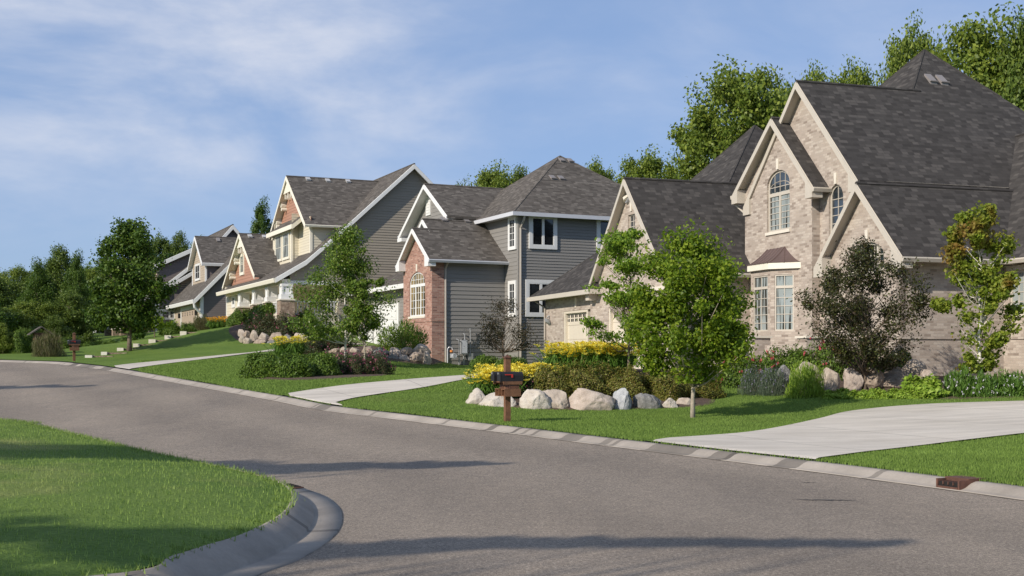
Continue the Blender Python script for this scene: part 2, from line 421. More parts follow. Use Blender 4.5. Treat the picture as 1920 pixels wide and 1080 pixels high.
class MB:
    def __init__(s): s.v, s.f, s.mi, s.mats = [], [], [], []
    def m(s, mat):
        if mat not in s.mats: s.mats.append(mat)
        return s.mats.index(mat)
    def face(s, pts, mat):
        i = len(s.v); s.v.extend([tuple(p) for p in pts]); s.f.append(tuple(range(i, i + len(pts)))); s.mi.append(s.m(mat))
    def raw(s, verts, faces, mat):
        i = len(s.v); s.v.extend([tuple(p) for p in verts]); k = s.m(mat)
        for f in faces: s.f.append(tuple(i + j for j in f)); s.mi.append(k)
    def box(s, x0, x1, y0, y1, z0, z1, mat):
        v = [(x0, y0, z0), (x1, y0, z0), (x1, y1, z0), (x0, y1, z0), (x0, y0, z1), (x1, y0, z1), (x1, y1, z1), (x0, y1, z1)]
        s.raw(v, [(3, 2, 1, 0), (4, 5, 6, 7), (0, 1, 5, 4), (1, 2, 6, 5), (2, 3, 7, 6), (3, 0, 4, 7)], mat)
    def prism(s, a, b, mat, mat_side=None):
        """two matching outlines joined by side faces"""
        n = len(a)
        s.raw(list(a) + list(b), [tuple(range(n)), tuple(range(2 * n - 1, n - 1, -1))], mat)
        i = len(s.v) - 2 * n; k = s.m(mat_side or mat)
        for j in range(n):
            s.f.append((i + j, i + (j + 1) % n, i + n + (j + 1) % n, i + n + j)); s.mi.append(k)
    def ring(s, outer, inner, outer2, inner2, mat):
        n = len(outer); i = len(s.v); s.v.extend([tuple(p) for p in outer + inner + outer2 + inner2]); k = s.m(mat)
        for j in range(n):
            q = (j + 1) % n
            for f in ((i + j, i + q, i + n + q, i + n + j), (i + 2 * n + j, i + 2 * n + q, i + 3 * n + q, i + 3 * n + j),
                      (i + j, i + q, i + 2 * n + q, i + 2 * n + j), (i + n + j, i + n + q, i + 3 * n + q, i + 3 * n + j)):
                s.f.append(f); s.mi.append(k)
    def tube(s, pts, rad, mat, seg=8, cap=True):
        pts = [Vector(p) for p in pts]
        if isinstance(rad, (int, float)): rad = [rad] * len(pts)
        i0 = len(s.v); k = s.m(mat); ref = Vector((0.31, 0.17, 1)).normalized()
        for j, p in enumerate(pts):
            d = (pts[min(j + 1, len(pts) - 1)] - pts[max(j - 1, 0)]).normalized()
            a = d.cross(ref)
            if a.length < 1e-3: a = d.cross(Vector((1, 0, 0)))
            a.normalize(); b = d.cross(a)
            for q in range(seg):
                t = 2 * math.pi * q / seg
                s.v.append(tuple(p + (a * math.cos(t) + b * math.sin(t)) * rad[j]))
        for j in range(len(pts) - 1):
            for q in range(seg):
                r = (q + 1) % seg
                s.f.append((i0 + j * seg + q, i0 + j * seg + r, i0 + (j + 1) * seg + r, i0 + (j + 1) * seg + q)); s.mi.append(k)
        if cap:
            s.f.append(tuple(range(i0, i0 + seg))[::-1]); s.mi.append(k)
            s.f.append(tuple(range(i0 + (len(pts) - 1) * seg, i0 + len(pts) * seg))); s.mi.append(k)
    def build(s, name, parent=None, smooth=False, loc=None):
        me = bpy.data.meshes.new(name); me.from_pydata(s.v, [], s.f)
        for m in s.mats: me.materials.append(m)
        me.polygons.foreach_set('material_index', s.mi)
        if smooth: me.polygons.foreach_set('use_smooth', [True] * len(s.f))
        me.update()
        o = bpy.data.objects.new(name, me); COL.objects.link(o)
        if parent: o.parent = parent
        if loc: o.location = loc
        return o

def np_mesh(name, verts, faces_n, mat, parent=None, idx=None, smooth=False, link=True):
    """verts (N,3); faces of constant size faces_n laid out in order unless idx is given"""
    me = bpy.data.meshes.new(name)
    verts = np.asarray(verts, dtype=np.float32)
    nv = len(verts)
    if idx is None: idx = np.arange(nv, dtype=np.int32).reshape(-1, faces_n)
    idx = np.asarray(idx, dtype=np.int32); nf = len(idx)
    me.vertices.add(nv); me.vertices.foreach_set('co', verts.ravel())
    me.loops.add(nf * faces_n); me.loops.foreach_set('vertex_index', idx.ravel())
    me.polygons.add(nf); me.polygons.foreach_set('loop_start', np.arange(0, nf * faces_n, faces_n, dtype=np.int32))
    if smooth: me.polygons.foreach_set('use_smooth', np.ones(nf, dtype=bool))
    me.update(); me.validate()
    me.materials.append(mat)
    if not link: return me
    o = bpy.data.objects.new(name, me); COL.objects.link(o)
    if parent: o.parent = parent
    return o

# ------------------------------------------------------------------ terrain
def zr(Y):
    """height of the road surface: level near the camera, climbing away"""
    Y = np.asarray(Y, dtype=float)
    k = 3.0
    a = 0.0415 * k * np.log1p(np.exp(np.clip((Y - 26.0) / k, -30, 30)))
    a = np.where(Y > 116, 0.0415 * 90, a)
    cap = 1.50
    return cap - 0.08 * np.log1p(np.exp(np.clip((cap - a) / 0.08, -30, 30))) 
def world_at(px, py, Y): return ((px - CX) / FPX * Y, Y, EYE - (py - HY) * Y / FPX)
def road_hit(px, py):
    lo, hi = 4.0, 62.0
    f = lambda Y: HY + FPX * (EYE - float(zr(Y))) / Y - py
    for _ in range(50):
        mid = (lo + hi) / 2
        if f(mid) > 0: lo = mid
        else: hi = mid
    return ((px - CX) / FPX * lo, lo)
def catmull(P, n=10):
    P = [np.array(p, float) for p in P]; P = [2 * P[0] - P[1]] + P + [2 * P[-1] - P[-2]]
    out = []
    for i in range(1, len(P) - 2):
        for j in range(n):
            t = j / n
            out.append(0.5 * ((2 * P[i]) + (-P[i-1] + P[i+1]) * t + (2*P[i-1] - 5*P[i] + 4*P[i+1] - P[i+2]) * t*t
                              + (-P[i-1] + 3*P[i] - 3*P[i+1] + P[i+2]) * t**3))
    out.append(P[-2]); return np.array(out)
def resample(P, step):
    d = np.r_[0, np.cumsum(np.hypot(*np.diff(P, axis=0).T))]
    s = np.arange(0, d[-1], step)
    return np.c_[np.interp(s, d, P[:, 0]), np.interp(s, d, P[:, 1])]
def normals(P):
    t = np.gradient(P, axis=0); t /= np.hypot(t[:, 0], t[:, 1])[:, None]
    return np.c_[t[:, 1], -t[:, 0]]          # right-hand side of the walking direction

kp = [(8.6, 4.0), (7.2, 9.0)] + [road_hit(*p) for p in
      [(1920, 939), (1740, 914), (1500, 882), (1180, 842), (945, 812), (760, 789), (600, 769), (500, 749), (350, 722), (200, 695), (130, 686), (60, 681)]]
kp += [(kp[-1][0] - 8, kp[-1][1] + 3.5), (kp[-1][0] - 22, kp[-1][1] + 6), (kp[-1][0] - 60, kp[-1][1] + 9)]
KERB_R = resample(catmull(kp), 0.4)
KN_R = normals(KERB_R)

LAWN_CP = []
def cp(px, py, Y): LAWN_CP.append(world_at(px, py, Y))
_i = np.arange(0, len(KERB_R), 9)
for i in _i:
    p = KERB_R[i] + KN_R[i] * 0.6
    LAWN_CP.append((p[0], p[1], float(zr(p[1])) + 0.115))
for a in [(1298, 782, 28.3), (1000, 772, 30), (1130, 770, 30.5), (1240, 765, 31.2), (905, 762, 30.2), (1100, 697, 39), (895, 704, 42), (760, 713, 38),
          (1550, 747, 31.5), (1740, 757, 29.5), (1920, 754, 28.5), (1920, 815, 20.5), (1700, 835, 20.2), (1400, 748, 33),
          (850, 690, 57.5), (720, 701, 46), (600, 714, 40.5), (460, 708, 42), (640, 692, 50), (780, 683, 53.5), (690, 676, 53), (640, 668, 53.2), (740, 680, 53), (620, 664, 53.8), (950, 684, 58),
          (760, 652, 57), (680, 650, 57.5), (560, 668, 56), (480, 661, 64), (300, 676, 57),
          (400, 652, 68), (450, 640, 71), (520, 641, 70.5), (570, 641, 70.5), (500, 612, 74), (560, 612, 75),
          (400, 619, 84), (300, 633, 80), (244, 655, 70), (163, 669, 66), (343, 626, 85), (50, 664, 68), (0, 662, 72), (138, 678, 60),
          (90, 672, 63), (-300, 660, 90), (200, 643, 92), (380, 608, 95), (-60, 668, 66)]:
    cp(*a)
LAWN_CP += [(9.5, 41, 1.0), (11.9, 36.8, .95), (3, 50, 1.08), (2, 56, 1.1), (18, 34, .8), (0, 61, 1.2), (-4, 60, 1.3), (-7, 66, 2.0), (5, 62, 1.3),
            (-12, 74, 2.9), (-18, 88, 3.6), (-5, 80, 3.0), (22, 20, .9), (30, 45, 1.6), (14, 60, 1.8), (40, 90, 3), (10, 100, 3.4), (-30, 110, 3.8),
            (-60, 110, 3.0), (-80, 80, 2.4), (-120, 95, 3), (-90, 200, 5), (0, 200, 6), (120, 200, 6), (150, 60, 3), (120, -60, 1), (20, 0, .5), (60, 0, 1)]
_C = np.array(LAWN_CP)
def _k(r2): return 0.5 * r2 * np.log(r2 + 1e-9)
_S = 20.0
_X = _C[:, :2] / _S
_D = ((_X[:, None] - _X[None]) ** 2).sum(-1)
_A = np.zeros((len(_C) + 3,) * 2); _n = len(_C)
_A[:_n, :_n] = _k(_D) + np.eye(_n) * 4e-3
_A[:_n, _n] = 1; _A[:_n, _n+1:] = _X; _A[_n, :_n] = 1; _A[_n+1:, :_n] = _X.T
_W = np.linalg.solve(_A, np.r_[_C[:, 2], 0, 0, 0])
def lawn_z(x, y):
    x = np.atleast_1d(np.asarray(x, float)).ravel(); y = np.atleast_1d(np.asarray(y, float)).ravel()
    out = np.empty(len(x))
    for i in range(0, len(x), 20000):
        q = np.c_[x[i:i+20000], y[i:i+20000]] / _S
        d = ((q[:, None] - _X[None]) ** 2).sum(-1)
        out[i:i+20000] = _k(d) @ _W[:_n] + _W[_n] + q @ _W[_n+1:]
    return out
def gz(x, y): return float(lawn_z(x, y)[0])
def lawn_hit(px, py, y0=12.0, y1=120.0):
    Y = np.arange(y0, y1, 0.1); X = (px - CX) / FPX * Y
    d = (EYE - (py - HY) * Y / FPX) - lawn_z(X, Y)
    k = np.where(d <= 0)[0]
    i = k[0] if len(k) else len(Y) - 1
    return X[i], Y[i], gz(X[i], Y[i])

# ------------------------------------------------------------------ the setting
def grid_mesh(name, P, mat, kind='structure', smooth=True, tone=None):
    """P: (n,m,3) array of points"""
    n, m = P.shape[:2]
    i = np.arange(n * m).reshape(n, m)
    idx = np.stack([i[:-1, :-1], i[1:, :-1], i[1:, 1:], i[:-1, 1:]], -1).reshape(-1, 4)
    o = np_mesh(name, P.reshape(-1, 3), 4, mat, idx=idx, smooth=smooth)
    if tone is not None:
        a = o.data.color_attributes.new('tone', 'FLOAT_COLOR', 'CORNER')
        t = np.repeat(tone, (m - 1) * 4)
        a.data.foreach_set('color', np.c_[t, t, t, np.ones_like(t)].astype(np.float32).ravel())
    if kind: tag(o, kind=kind)
    return o

# far ground, always a little below the lawns and the road
gx = np.r_[np.linspace(-900, -160, 12), np.linspace(-140, 140, 57), np.linspace(160, 900, 12)]
gy = np.r_[np.linspace(-300, -20, 10), np.linspace(-10, 150, 41), np.linspace(170, 1400, 14)]
GX, GY = np.meshgrid(gx, gy, indexing='ij')
lz = lawn_z(np.clip(GX, -200, 160), np.clip(GY, -60, 220)).reshape(GX.shape)
GZ = np.minimum(lz, zr(GY)) - 0.35
GZ = np.where(np.abs(GX) > 170, -0.3, GZ); GZ = np.where(GY > 230, 0.6, GZ)
grid_mesh('ground', np.stack([GX, GY, GZ], -1), M['lawn'])

# road: a strip on the left of the right-hand kerb
offs = np.r_[-0.05, 0.6, 1.5, 3, 5, 8, 11, 15, 20, 30, 45]
ncl = resample(catmull(kp), 1.0); ncn = normals(ncl)
RP = ncl[:, None, :] - ncn[:, None, :] * offs[None, :, None]
grid_mesh('road', np.stack([RP[..., 0], RP[..., 1], zr(RP[..., 1])], -1)[::-1], M['asphalt'])

# right-hand lawn
souts = np.r_[0.45, 0.6, 0.75, 1.1, 1.6, 2.2, np.arange(3, 30, 0.8), np.arange(30, 60, 2), np.arange(60, 200, 10)]
LP = KERB_R[:, None, :] + KN_R[:, None, :] * souts[None, :, None]
grid_mesh('lawn', np.stack([LP[..., 0], LP[..., 1], lawn_z(LP[..., 0], LP[..., 1]).reshape(LP.shape[:2])], -1), M['lawn'])

# right-hand kerb
DROP = 0.10
def smooth_profile(line, nrm, prof, zf, name, mat, tone, kind='structure', hs=1.0):
    P = np.empty((len(line), len(prof), 3))
    for j, (d, dz) in enumerate(prof):
        q = line + nrm * d
        P[:, j, :2] = q; P[:, j, 2] = zf(line[:, 1]) + (dz * hs if dz > 0 else dz)
    return grid_mesh(name, P, mat, kind, False, tone)
kl = resample(catmull(kp), 0.12); kn = normals(kl)
kpx = CX + FPX * kl[:, 0] / kl[:, 1]
rng = np.random.default_rng(5)
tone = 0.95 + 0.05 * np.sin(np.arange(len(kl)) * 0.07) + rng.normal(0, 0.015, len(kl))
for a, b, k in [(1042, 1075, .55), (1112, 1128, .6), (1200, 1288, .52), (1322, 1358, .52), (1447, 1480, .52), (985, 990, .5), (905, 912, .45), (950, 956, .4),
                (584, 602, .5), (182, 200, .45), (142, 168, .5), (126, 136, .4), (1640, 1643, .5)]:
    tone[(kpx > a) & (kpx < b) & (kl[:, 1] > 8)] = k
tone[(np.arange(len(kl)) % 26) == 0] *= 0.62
hs = np.ones(len(kl))
for a, b in ((1180, 1492), (506, 602), (196, 240)):
    hs *= 1 - (1 - DROP / .10) * np.clip(np.minimum(kpx - a + 14, b + 14 - kpx) / 14, 0, 1) * (kl[:, 1] > 8)
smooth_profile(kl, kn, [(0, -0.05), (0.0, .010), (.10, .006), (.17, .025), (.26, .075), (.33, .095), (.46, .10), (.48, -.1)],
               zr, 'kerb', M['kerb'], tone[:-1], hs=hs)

# left corner lawn with its own kerb and gutter
isl = [(0, 785), (60, 794), (157, 817), (235, 836), (310, 853), (405, 872), (470, 887), (520, 902), (541, 916), (546, 935), (525, 964), (456, 1000),
       (385, 1022), (321, 1042), (182, 1078)]
def kerb_hit(px, py, up=0.175):
    lo, hi = 4.0, 60.0
    for _ in range(50):
        m_ = (lo + hi) / 2
        if HY + FPX * (EYE - up - float(zr(m_))) / m_ > py: lo = m_
        else: hi = m_
    return ((px - CX) / FPX * lo, lo)
ip = [(-70, 52), (-45, 47), (-24, 38)] + [kerb_hit(*p) for p in isl] + [(-5.2, 7.0), (-10, 4.8), (-20, 2.5), (-50, -2)]
IL = resample(catmull(ip), 0.12); IN = normals(IL)
t2 = 0.82 + rng.normal(0, 0.012, len(IL)); t2[(np.arange(len(IL)) % 26) == 0] *= 0.6
smooth_profile(IL, -IN, [(0, -.1), (0.0, .175), (.02, .170), (.215, .034), (.225, .004), (.26, .002), (.49, .012), (.50, -.05)],
               zr, 'corner_kerb', M['kerb'], t2[:-1])
CTR = np.array([-21.0, 20.0])
ts = np.r_[0, .004, .01, .02, .035, .055, .08, .11, .15, .2, .27, .35, .45, .6, .8, .98]
IG = resample(catmull(ip), 0.5)
DP = IG[:, None, :] * (1 - ts[None, :, None]) + CTR * ts[None, :, None]
def corner_z(x, y, dist): return zr(y) + 0.165 + 0.18 * (1 - np.exp(-dist / 2.2))
dist = np.hypot(*(IG - CTR).T)[:, None] * ts[None, :]
grid_mesh('corner_lawn', np.stack([DP[..., 0], DP[..., 1], corner_z(DP[..., 0], DP[..., 1], dist)], -1), M['lawn_dry'])

# dark seams where the asphalt meets the gutters
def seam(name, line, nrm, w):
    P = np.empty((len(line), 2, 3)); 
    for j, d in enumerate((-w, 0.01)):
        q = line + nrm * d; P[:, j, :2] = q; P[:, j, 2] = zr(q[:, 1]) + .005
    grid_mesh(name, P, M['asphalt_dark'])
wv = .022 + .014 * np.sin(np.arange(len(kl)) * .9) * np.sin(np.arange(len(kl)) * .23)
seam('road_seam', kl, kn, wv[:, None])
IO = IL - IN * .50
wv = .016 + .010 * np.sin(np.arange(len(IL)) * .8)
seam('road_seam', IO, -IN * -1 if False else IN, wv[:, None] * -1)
# driveways
def drive(name, left, right, lift=0.03, n=7):
    left, right = [np.array(p, float) for p in left], [np.array(p, float) for p in right]
    for l in (left, right):
        i = int(np.argmin(np.hypot(*(KERB_R - l[0]).T))); l.insert(0, KERB_R[i] + KN_R[i] * 0.42)
    L = resample(catmull(left, 8), 0.3); R = catmull(right, 8)
    d = np.r_[0, np.cumsum(np.hypot(*np.diff(R, axis=0).T))]; s = np.linspace(0, d[-1], len(L))
    R = np.c_[np.interp(s, d, R[:, 0]), np.interp(s, d, R[:, 1])]
    sL = np.arange(len(L)) * 0.3; jt = np.arange(3.2, sL[-1] - 1, 3.0)
    sN = np.sort(np.r_[sL, jt - .02, jt + .02]); tone = np.ones(len(sN) - 1)
    for q in jt: tone[(sN[:-1] >= q - .021) & (sN[1:] <= q + .021)] = .62
    it = lambda A: np.c_[np.interp(sN, sL, A[:, 0]), np.interp(sN, sL, A[:, 1])]
    L, R = it(L), it(R)
    t = np.linspace(0, 1, n)
    P = L[:, None] * (1 - t[None, :, None]) + R[:, None] * t[None, :, None]
    ia, ib = [int(np.argmin(np.hypot(*(KERB_R - q).T))) for q in (L[0], R[0])]
    kk = np.interp(np.linspace(ia, ib, n), np.arange(len(KERB_R)), np.arange(len(KERB_R)))
    f = lambda A: np.c_[np.interp(kk, np.arange(len(A)), A[:, 0]), np.interp(kk, np.arange(len(A)), A[:, 1])]
    k0 = f(KERB_R) + f(KN_R) * 0.43
    for i_ in range(6):                          # the first rows follow the kerb, then ease into the strip
        w_ = i_ / 6.0; P[i_] = k0 * (1 - w_) + P[6] * w_
    z = lawn_z(P[..., 0], P[..., 1]).reshape(P.shape[:2]) + lift
    z[0] = np.maximum(zr(P[0, :, 1]) + .106, z[0] - lift + .012); z[1] = np.maximum(z[1], z[0] + .004)
    grid_mesh(name, np.stack([P[..., 0], P[..., 1], z], -1), M['concrete'], tone=tone)
    return L, R
def hits(l): return [lawn_hit(*p)[:2] for p in l]
DR = {}
DR['near'] = drive('driveway', hits([(1168, 830), (1300, 821), (1400, 813), (1470, 801), (1540, 786), (1600, 772), (1740, 760), (1920, 754), (2120, 750), (2400, 748)]),
      hits([(1494, 867), (1530, 862), (1570, 857), (1640, 848), (1760, 834), (1920, 815), (2120, 797), (2400, 780), (2700, 770), (3000, 765)]))
DR['mid'] = drive('long_driveway', hits([(503, 746), (560, 736), (650, 723), (760, 713), (850, 706), (893, 703)]) + [(0.4, 46.5), (2.0, 52.8)],
      hits([(606, 763), (650, 751), (700, 742), (800, 727), (893, 709)]) + [(1.4, 42.5), (4.2, 44.5), (6.4, 46.2)])
DR['far'] = drive('far_driveway', hits([(196, 689.5), (240, 683.5), (300, 677.5), (400, 668), (478, 660.5)]) + [(-12, 68), (-10.5, 72)],
      hits([(244, 692.5), (300, 684.5), (400, 672), (440, 667), (482, 661.8)]) + [(-11, 66), (-8, 70)])

# grass blades: one mass on each lawn
def blade_mass(name, x, y, z, h, w, mat, lean=0.45, seed=1):
    r = np.random.default_rng(seed); n = len(x)
    a = r.uniform(0, 2 * np.pi, n); hh = h * r.uniform(.55, 1.25, n); l = r.uniform(0, lean, n) * hh; b = a + r.normal(0, .9, n) + np.pi / 2
    V = np.empty((n, 3, 3))
    V[:, 0] = np.c_[x - np.cos(a) * w / 2, y - np.sin(a) * w / 2, z - .01]
    V[:, 1] = np.c_[x + np.cos(a) * w / 2, y + np.sin(a) * w / 2, z - .01]
    V[:, 2] = np.c_[x + np.cos(b) * l, y + np.sin(b) * l, z + hh]
    o = np_mesh(name, V.reshape(-1, 3), 3, mat)
    tag(o, kind='stuff'); return o
def inside_frame(x, y, pad=60):
    px = CX + FPX * x / y
    return (px > -pad) & (px < 1920 + pad) & (y > 6)
def side_of(L, R, x, y):     # point inside a driveway strip
    poly = np.r_[L, R[::-1]]; ins = np.zeros(len(x), bool); j = len(poly) - 1
    for i in range(len(poly)):
        xi, yi = poly[i]; xj, yj = poly[j]
        if yi != yj:
            c = ((yi > y) != (yj > y)) & (x < (xj - xi) * (y - yi) / (yj - yi) + xi); ins ^= c
        j = i
    return ins
r = np.random.default_rng(11)
# corner lawn
k = 560000
ti = r.integers(0, len(IG), k); u = r.random(k) ** 1.3
x = IG[ti, 0] * (1 - u) + CTR[0] * u; y = IG[ti, 1] * (1 - u) + CTR[1] * u
x += r.normal(0, .12, k) * (u > .01); y += r.normal(0, .12, k) * (u > .01)
dd = np.hypot(IG[ti, 0] - CTR[0], IG[ti, 1] - CTR[1]) * u
m_ = inside_frame(x, y) & (y < 34)
x, y, dd = x[m_], y[m_], dd[m_]
print('corner blades', len(x))
blade_mass('corner_grass', x, y, corner_z(x, y, dd), 0.034, 0.008, M['blades_dry'], seed=3)
# extra fringe along the corner kerb
k = 16000; ti = r.integers(0, len(IL), k); q = IL[ti] + IN[ti] * r.uniform(-.05, .18, k)[:, None]
m_ = inside_frame(q[:, 0], q[:, 1]) & (q[:, 1] < 34); q = q[m_]
blade_mass('corner_grass_fringe', q[:, 0], q[:, 1], zr(q[:, 1]) + .165, 0.055, 0.012, M['blades_dry'], .9, seed=4)
# right-hand lawn
k = 1100000
y = 12 + (58 - 12) * r.random(k) ** 1.25; x = (r.uniform(-700, 990, k)) / FPX * y
kd = np.interp(y, KERB_R[:, 1], KERB_R[:, 0])
m_ = (x > kd + 0.42) 
for L_, R_ in DR.values(): m_ &= ~side_of(L_, R_, x, y)
x, y = x[m_], y[m_]
print('lawn blades', len(x))
far = np.clip(y / 24, .8, 2.0)
z = lawn_z(x, y)
s = y < 34
blade_mass('lawn_grass', x[s], y[s], z[s], 0.036, 0.013, M['blades'], seed=5)
blade_mass('lawn_grass_beyond', x[~s], y[~s], z[~s], 0.042, 0.026, M['blades'], seed=6)

# storm drains, cracks
def kerb_at(px):
    i = int(np.argmin(np.abs(kpx - px) + (kl[:, 1] < 8) * 1e6)); return kl[i], kn[i]
p, nn = kerb_at(1764)
ang = math.atan2(nn[1], nn[0])
drain = empty('storm_drain', (p[0], p[1], float(zr(p[1]))), ang - math.pi / 2,
              label="rusty iron storm drain inlet set in the kerb below the near lawn", cat="storm drain")
drain.scale = (.62, 1, 1)
b = MB(); b.box(-.30, .30, .22, .49, .112, .130, M['rust']); b.box(-.30, -.26, .08, .48, -.02, .112, M['rust']); b.box(.26, .30, .08, .48, -.02, .112, M['rust'])
b.box(-.26, .26, .22, .24, .085, .112, M['rust']); b.box(-.26, .26, .25, .47, -.02, .111, M['dark_void'])
b.build('hood', drain)
b = MB(); b.box(-.26, .26, .10, .25, -.02, .082, M['dark_void']); b.box(-.26, .26, .07, .099, -.02, .030, M['rust'])
for i in range(3): b.box(-.14 + i * .13, -.12 + i * .13, .085, .20, .05, .088, M['rust'])
b.build('grate', drain)
j = int(np.argmin(np.hypot(IL[:, 0] + 2.62, IL[:, 1] - 14.75)))
p, nn = IL[j], -IN[j]
dr2 = empty('gutter_grate', (p[0], p[1], float(zr(p[1]))), math.atan2(nn[1], nn[0]) - math.pi / 2,
            label="small rusty brown grate plate on the kerb at the grass corner", cat="drain grate")
b = MB(); b.raw([(-.2, 0, .182), (.2, 0, .182), (.2, .23, .038), (-.2, .23, .038), (-.2, 0, .10), (.2, 0, .10), (.2, .25, .0), (-.2, .25, .0)], [(0, 1, 2, 3), (4, 5, 1, 0), (7, 6, 2, 3), (0, 3, 7, 4), (1, 2, 6, 5)], M['rust']); b.build('top_plate', dr2)
b = MB(); b.box(-.22, .22, .272, .50, .014, .026, M['rust'])
for i in range(5): b.box(-.19 + i * .085, -.16 + i * .085, .29, .48, .026, .034, M['dark_void'])
b.build('grate', dr2)
def crack(px, py, length, w, seed):
    x0, y0 = road_hit(px, py); rr = random.Random(seed); b = MB(); pts = []
    for i in range(15):
        t = i / 14; pts.append((x0 + (t - .5) * length, y0 + rr.uniform(-.03, .03) - (t - .5) * length * .10, (w * math.sin(math.pi * t) * rr.uniform(.4, 1.2)) + .004))
    top = [(p[0], p[1] + p[2], float(zr(p[1])) + .004) for p in pts]; bot = [(p[0], p[1] - p[2], float(zr(p[1])) + .004) for p in pts]
    for i in range(14): b.face([bot[i], bot[i+1], top[i+1], top[i]], M['asphalt_dark'])
    return b.build('road_crack')
tag(crack(1548, 938, .66, .045, 1), "dark rough crack in the asphalt left of the storm drain", "road crack")
tag(crack(1516, 905, .20, .02, 2), "short dark nick in the asphalt beside the wide driveway", "road crack")
tag(crack(176, 702, 1.6, .06, 3), "thin dark seam crack in the far asphalt near the second mailbox", "road crack")

# ------------------------------------------------------------------ house building kit
class House:
    def __init__(s, name, x, y, deg, **kw):
        s.x, s.y = x, y; a = math.radians(deg); s.c, s.s_ = math.cos(a), math.sin(a)
        s.root = empty(name, (x, y, 0), a, **kw); s.e = s.root
    def W(s, u, v): return s.x + u * s.c - v * s.s_, s.y + u * s.s_ + v * s.c
    def f(s, px, py, u):           # photo point on the plane u = const -> (v, z)
        k = (px - CX) / FPX
        ax, ay = s.x + u * s.c, s.y + u * s.s_
        v = (ax - k * ay) / (k * s.c + s.s_)
        return v, EYE + (HY - py) * (ay + v * s.c) / FPX
    def g(s, px, py, v):           # photo point on the plane v = const -> (u, z)
        k = (px - CX) / FPX
        ax, ay = s.x - v * s.s_, s.y + v * s.c
        u = (k * ay - ax) / (s.c - k * s.s_)
        return u, EYE + (HY - py) * (ay + u * s.s_) / FPX
    def z(s, py, u, v): return EYE + (HY - py) * s.W(u, v)[1] / FPX
    def P(s, plane, at):
        if plane == 'f': return lambda a, z, d=0.0: (at - d, a, z)
        return lambda a, z, d=0.0: (a, at - d, z)

def rectp(a0, a1, z0, z1): return [(a0, z0), (a1, z0), (a1, z1), (a0, z1)]
def archp(a0, a1, z0, zs, zt, n=12):
    m, h = (a0 + a1) / 2, (a1 - a0) / 2
    return [(a0, z0), (a1, z0)] + [(m + h * math.cos(math.pi * i / n), zs + (zt - zs) * math.sin(math.pi * i / n)) for i in range(n + 1)]
def wall_sheet(b, P, outer, holes, mat, reveal=0.10, thick=0.2):
    loops = [[Vector((p[0], p[1], 0)) for p in outer]] + [[Vector((p[0], p[1], 0)) for p in h] for h in holes]
    flat = [p for l in loops for p in l]
    tri = tessellate_polygon(loops)
    b.raw([P(p[0], p[1], 0) for p in flat], tri, mat)
    for h in holes:
        n = len(h)
        for i in range(n):
            p, q = h[i], h[(i + 1) % n]
            b.face([P(*p, 0), P(*q, 0), P(*q, -reveal), P(*p, -reveal)], mat)
    n = len(outer)                                  # wall thickness round the edge
    for i in range(n):
        p, q = outer[i], outer[(i + 1) % n]
        b.face([P(*p, 0), P(*p, -thick), P(*q, -thick), P(*q, 0)], mat)
def clip_band(poly, z0, z1):
    def cut(pl, z, up):
        out = []
        for i in range(len(pl)):
            p, q = pl[i], pl[(i + 1) % len(pl)]
            ip, iq = (p[1] >= z) == up or p[1] == z, (q[1] >= z) == up or q[1] == z
            if ip: out.append(p)
            if ip != iq:
                t = (z - p[1]) / (q[1] - p[1]); out.append((p[0] + t * (q[0] - p[0]), z))
        return out
    r = cut(poly, z0, True)
    return cut(r, z1, False) if r else r
def siding(b, P, poly, mat, h=0.115, lap=0.016):
    zs = [p[1] for p in poly]; z = min(zs)
    while z < max(zs) - 1e-4:
        pl = clip_band(poly, z, z + h)
        if len(pl) >= 3:
            b.face([P(a, zz, .002 + lap * (1 - (zz - z) / h)) for a, zz in pl], mat)
            lo = [a for a, zz in pl if abs(zz - z) < 1e-4]
            if len(lo) >= 2:
                b.face([P(min(lo), z, 0), P(max(lo), z, 0), P(max(lo), z, lap + .002), P(min(lo), z, lap + .002)], mat)
        z += h
    b.face([P(a, zz, -.01) for a, zz in poly], mat)
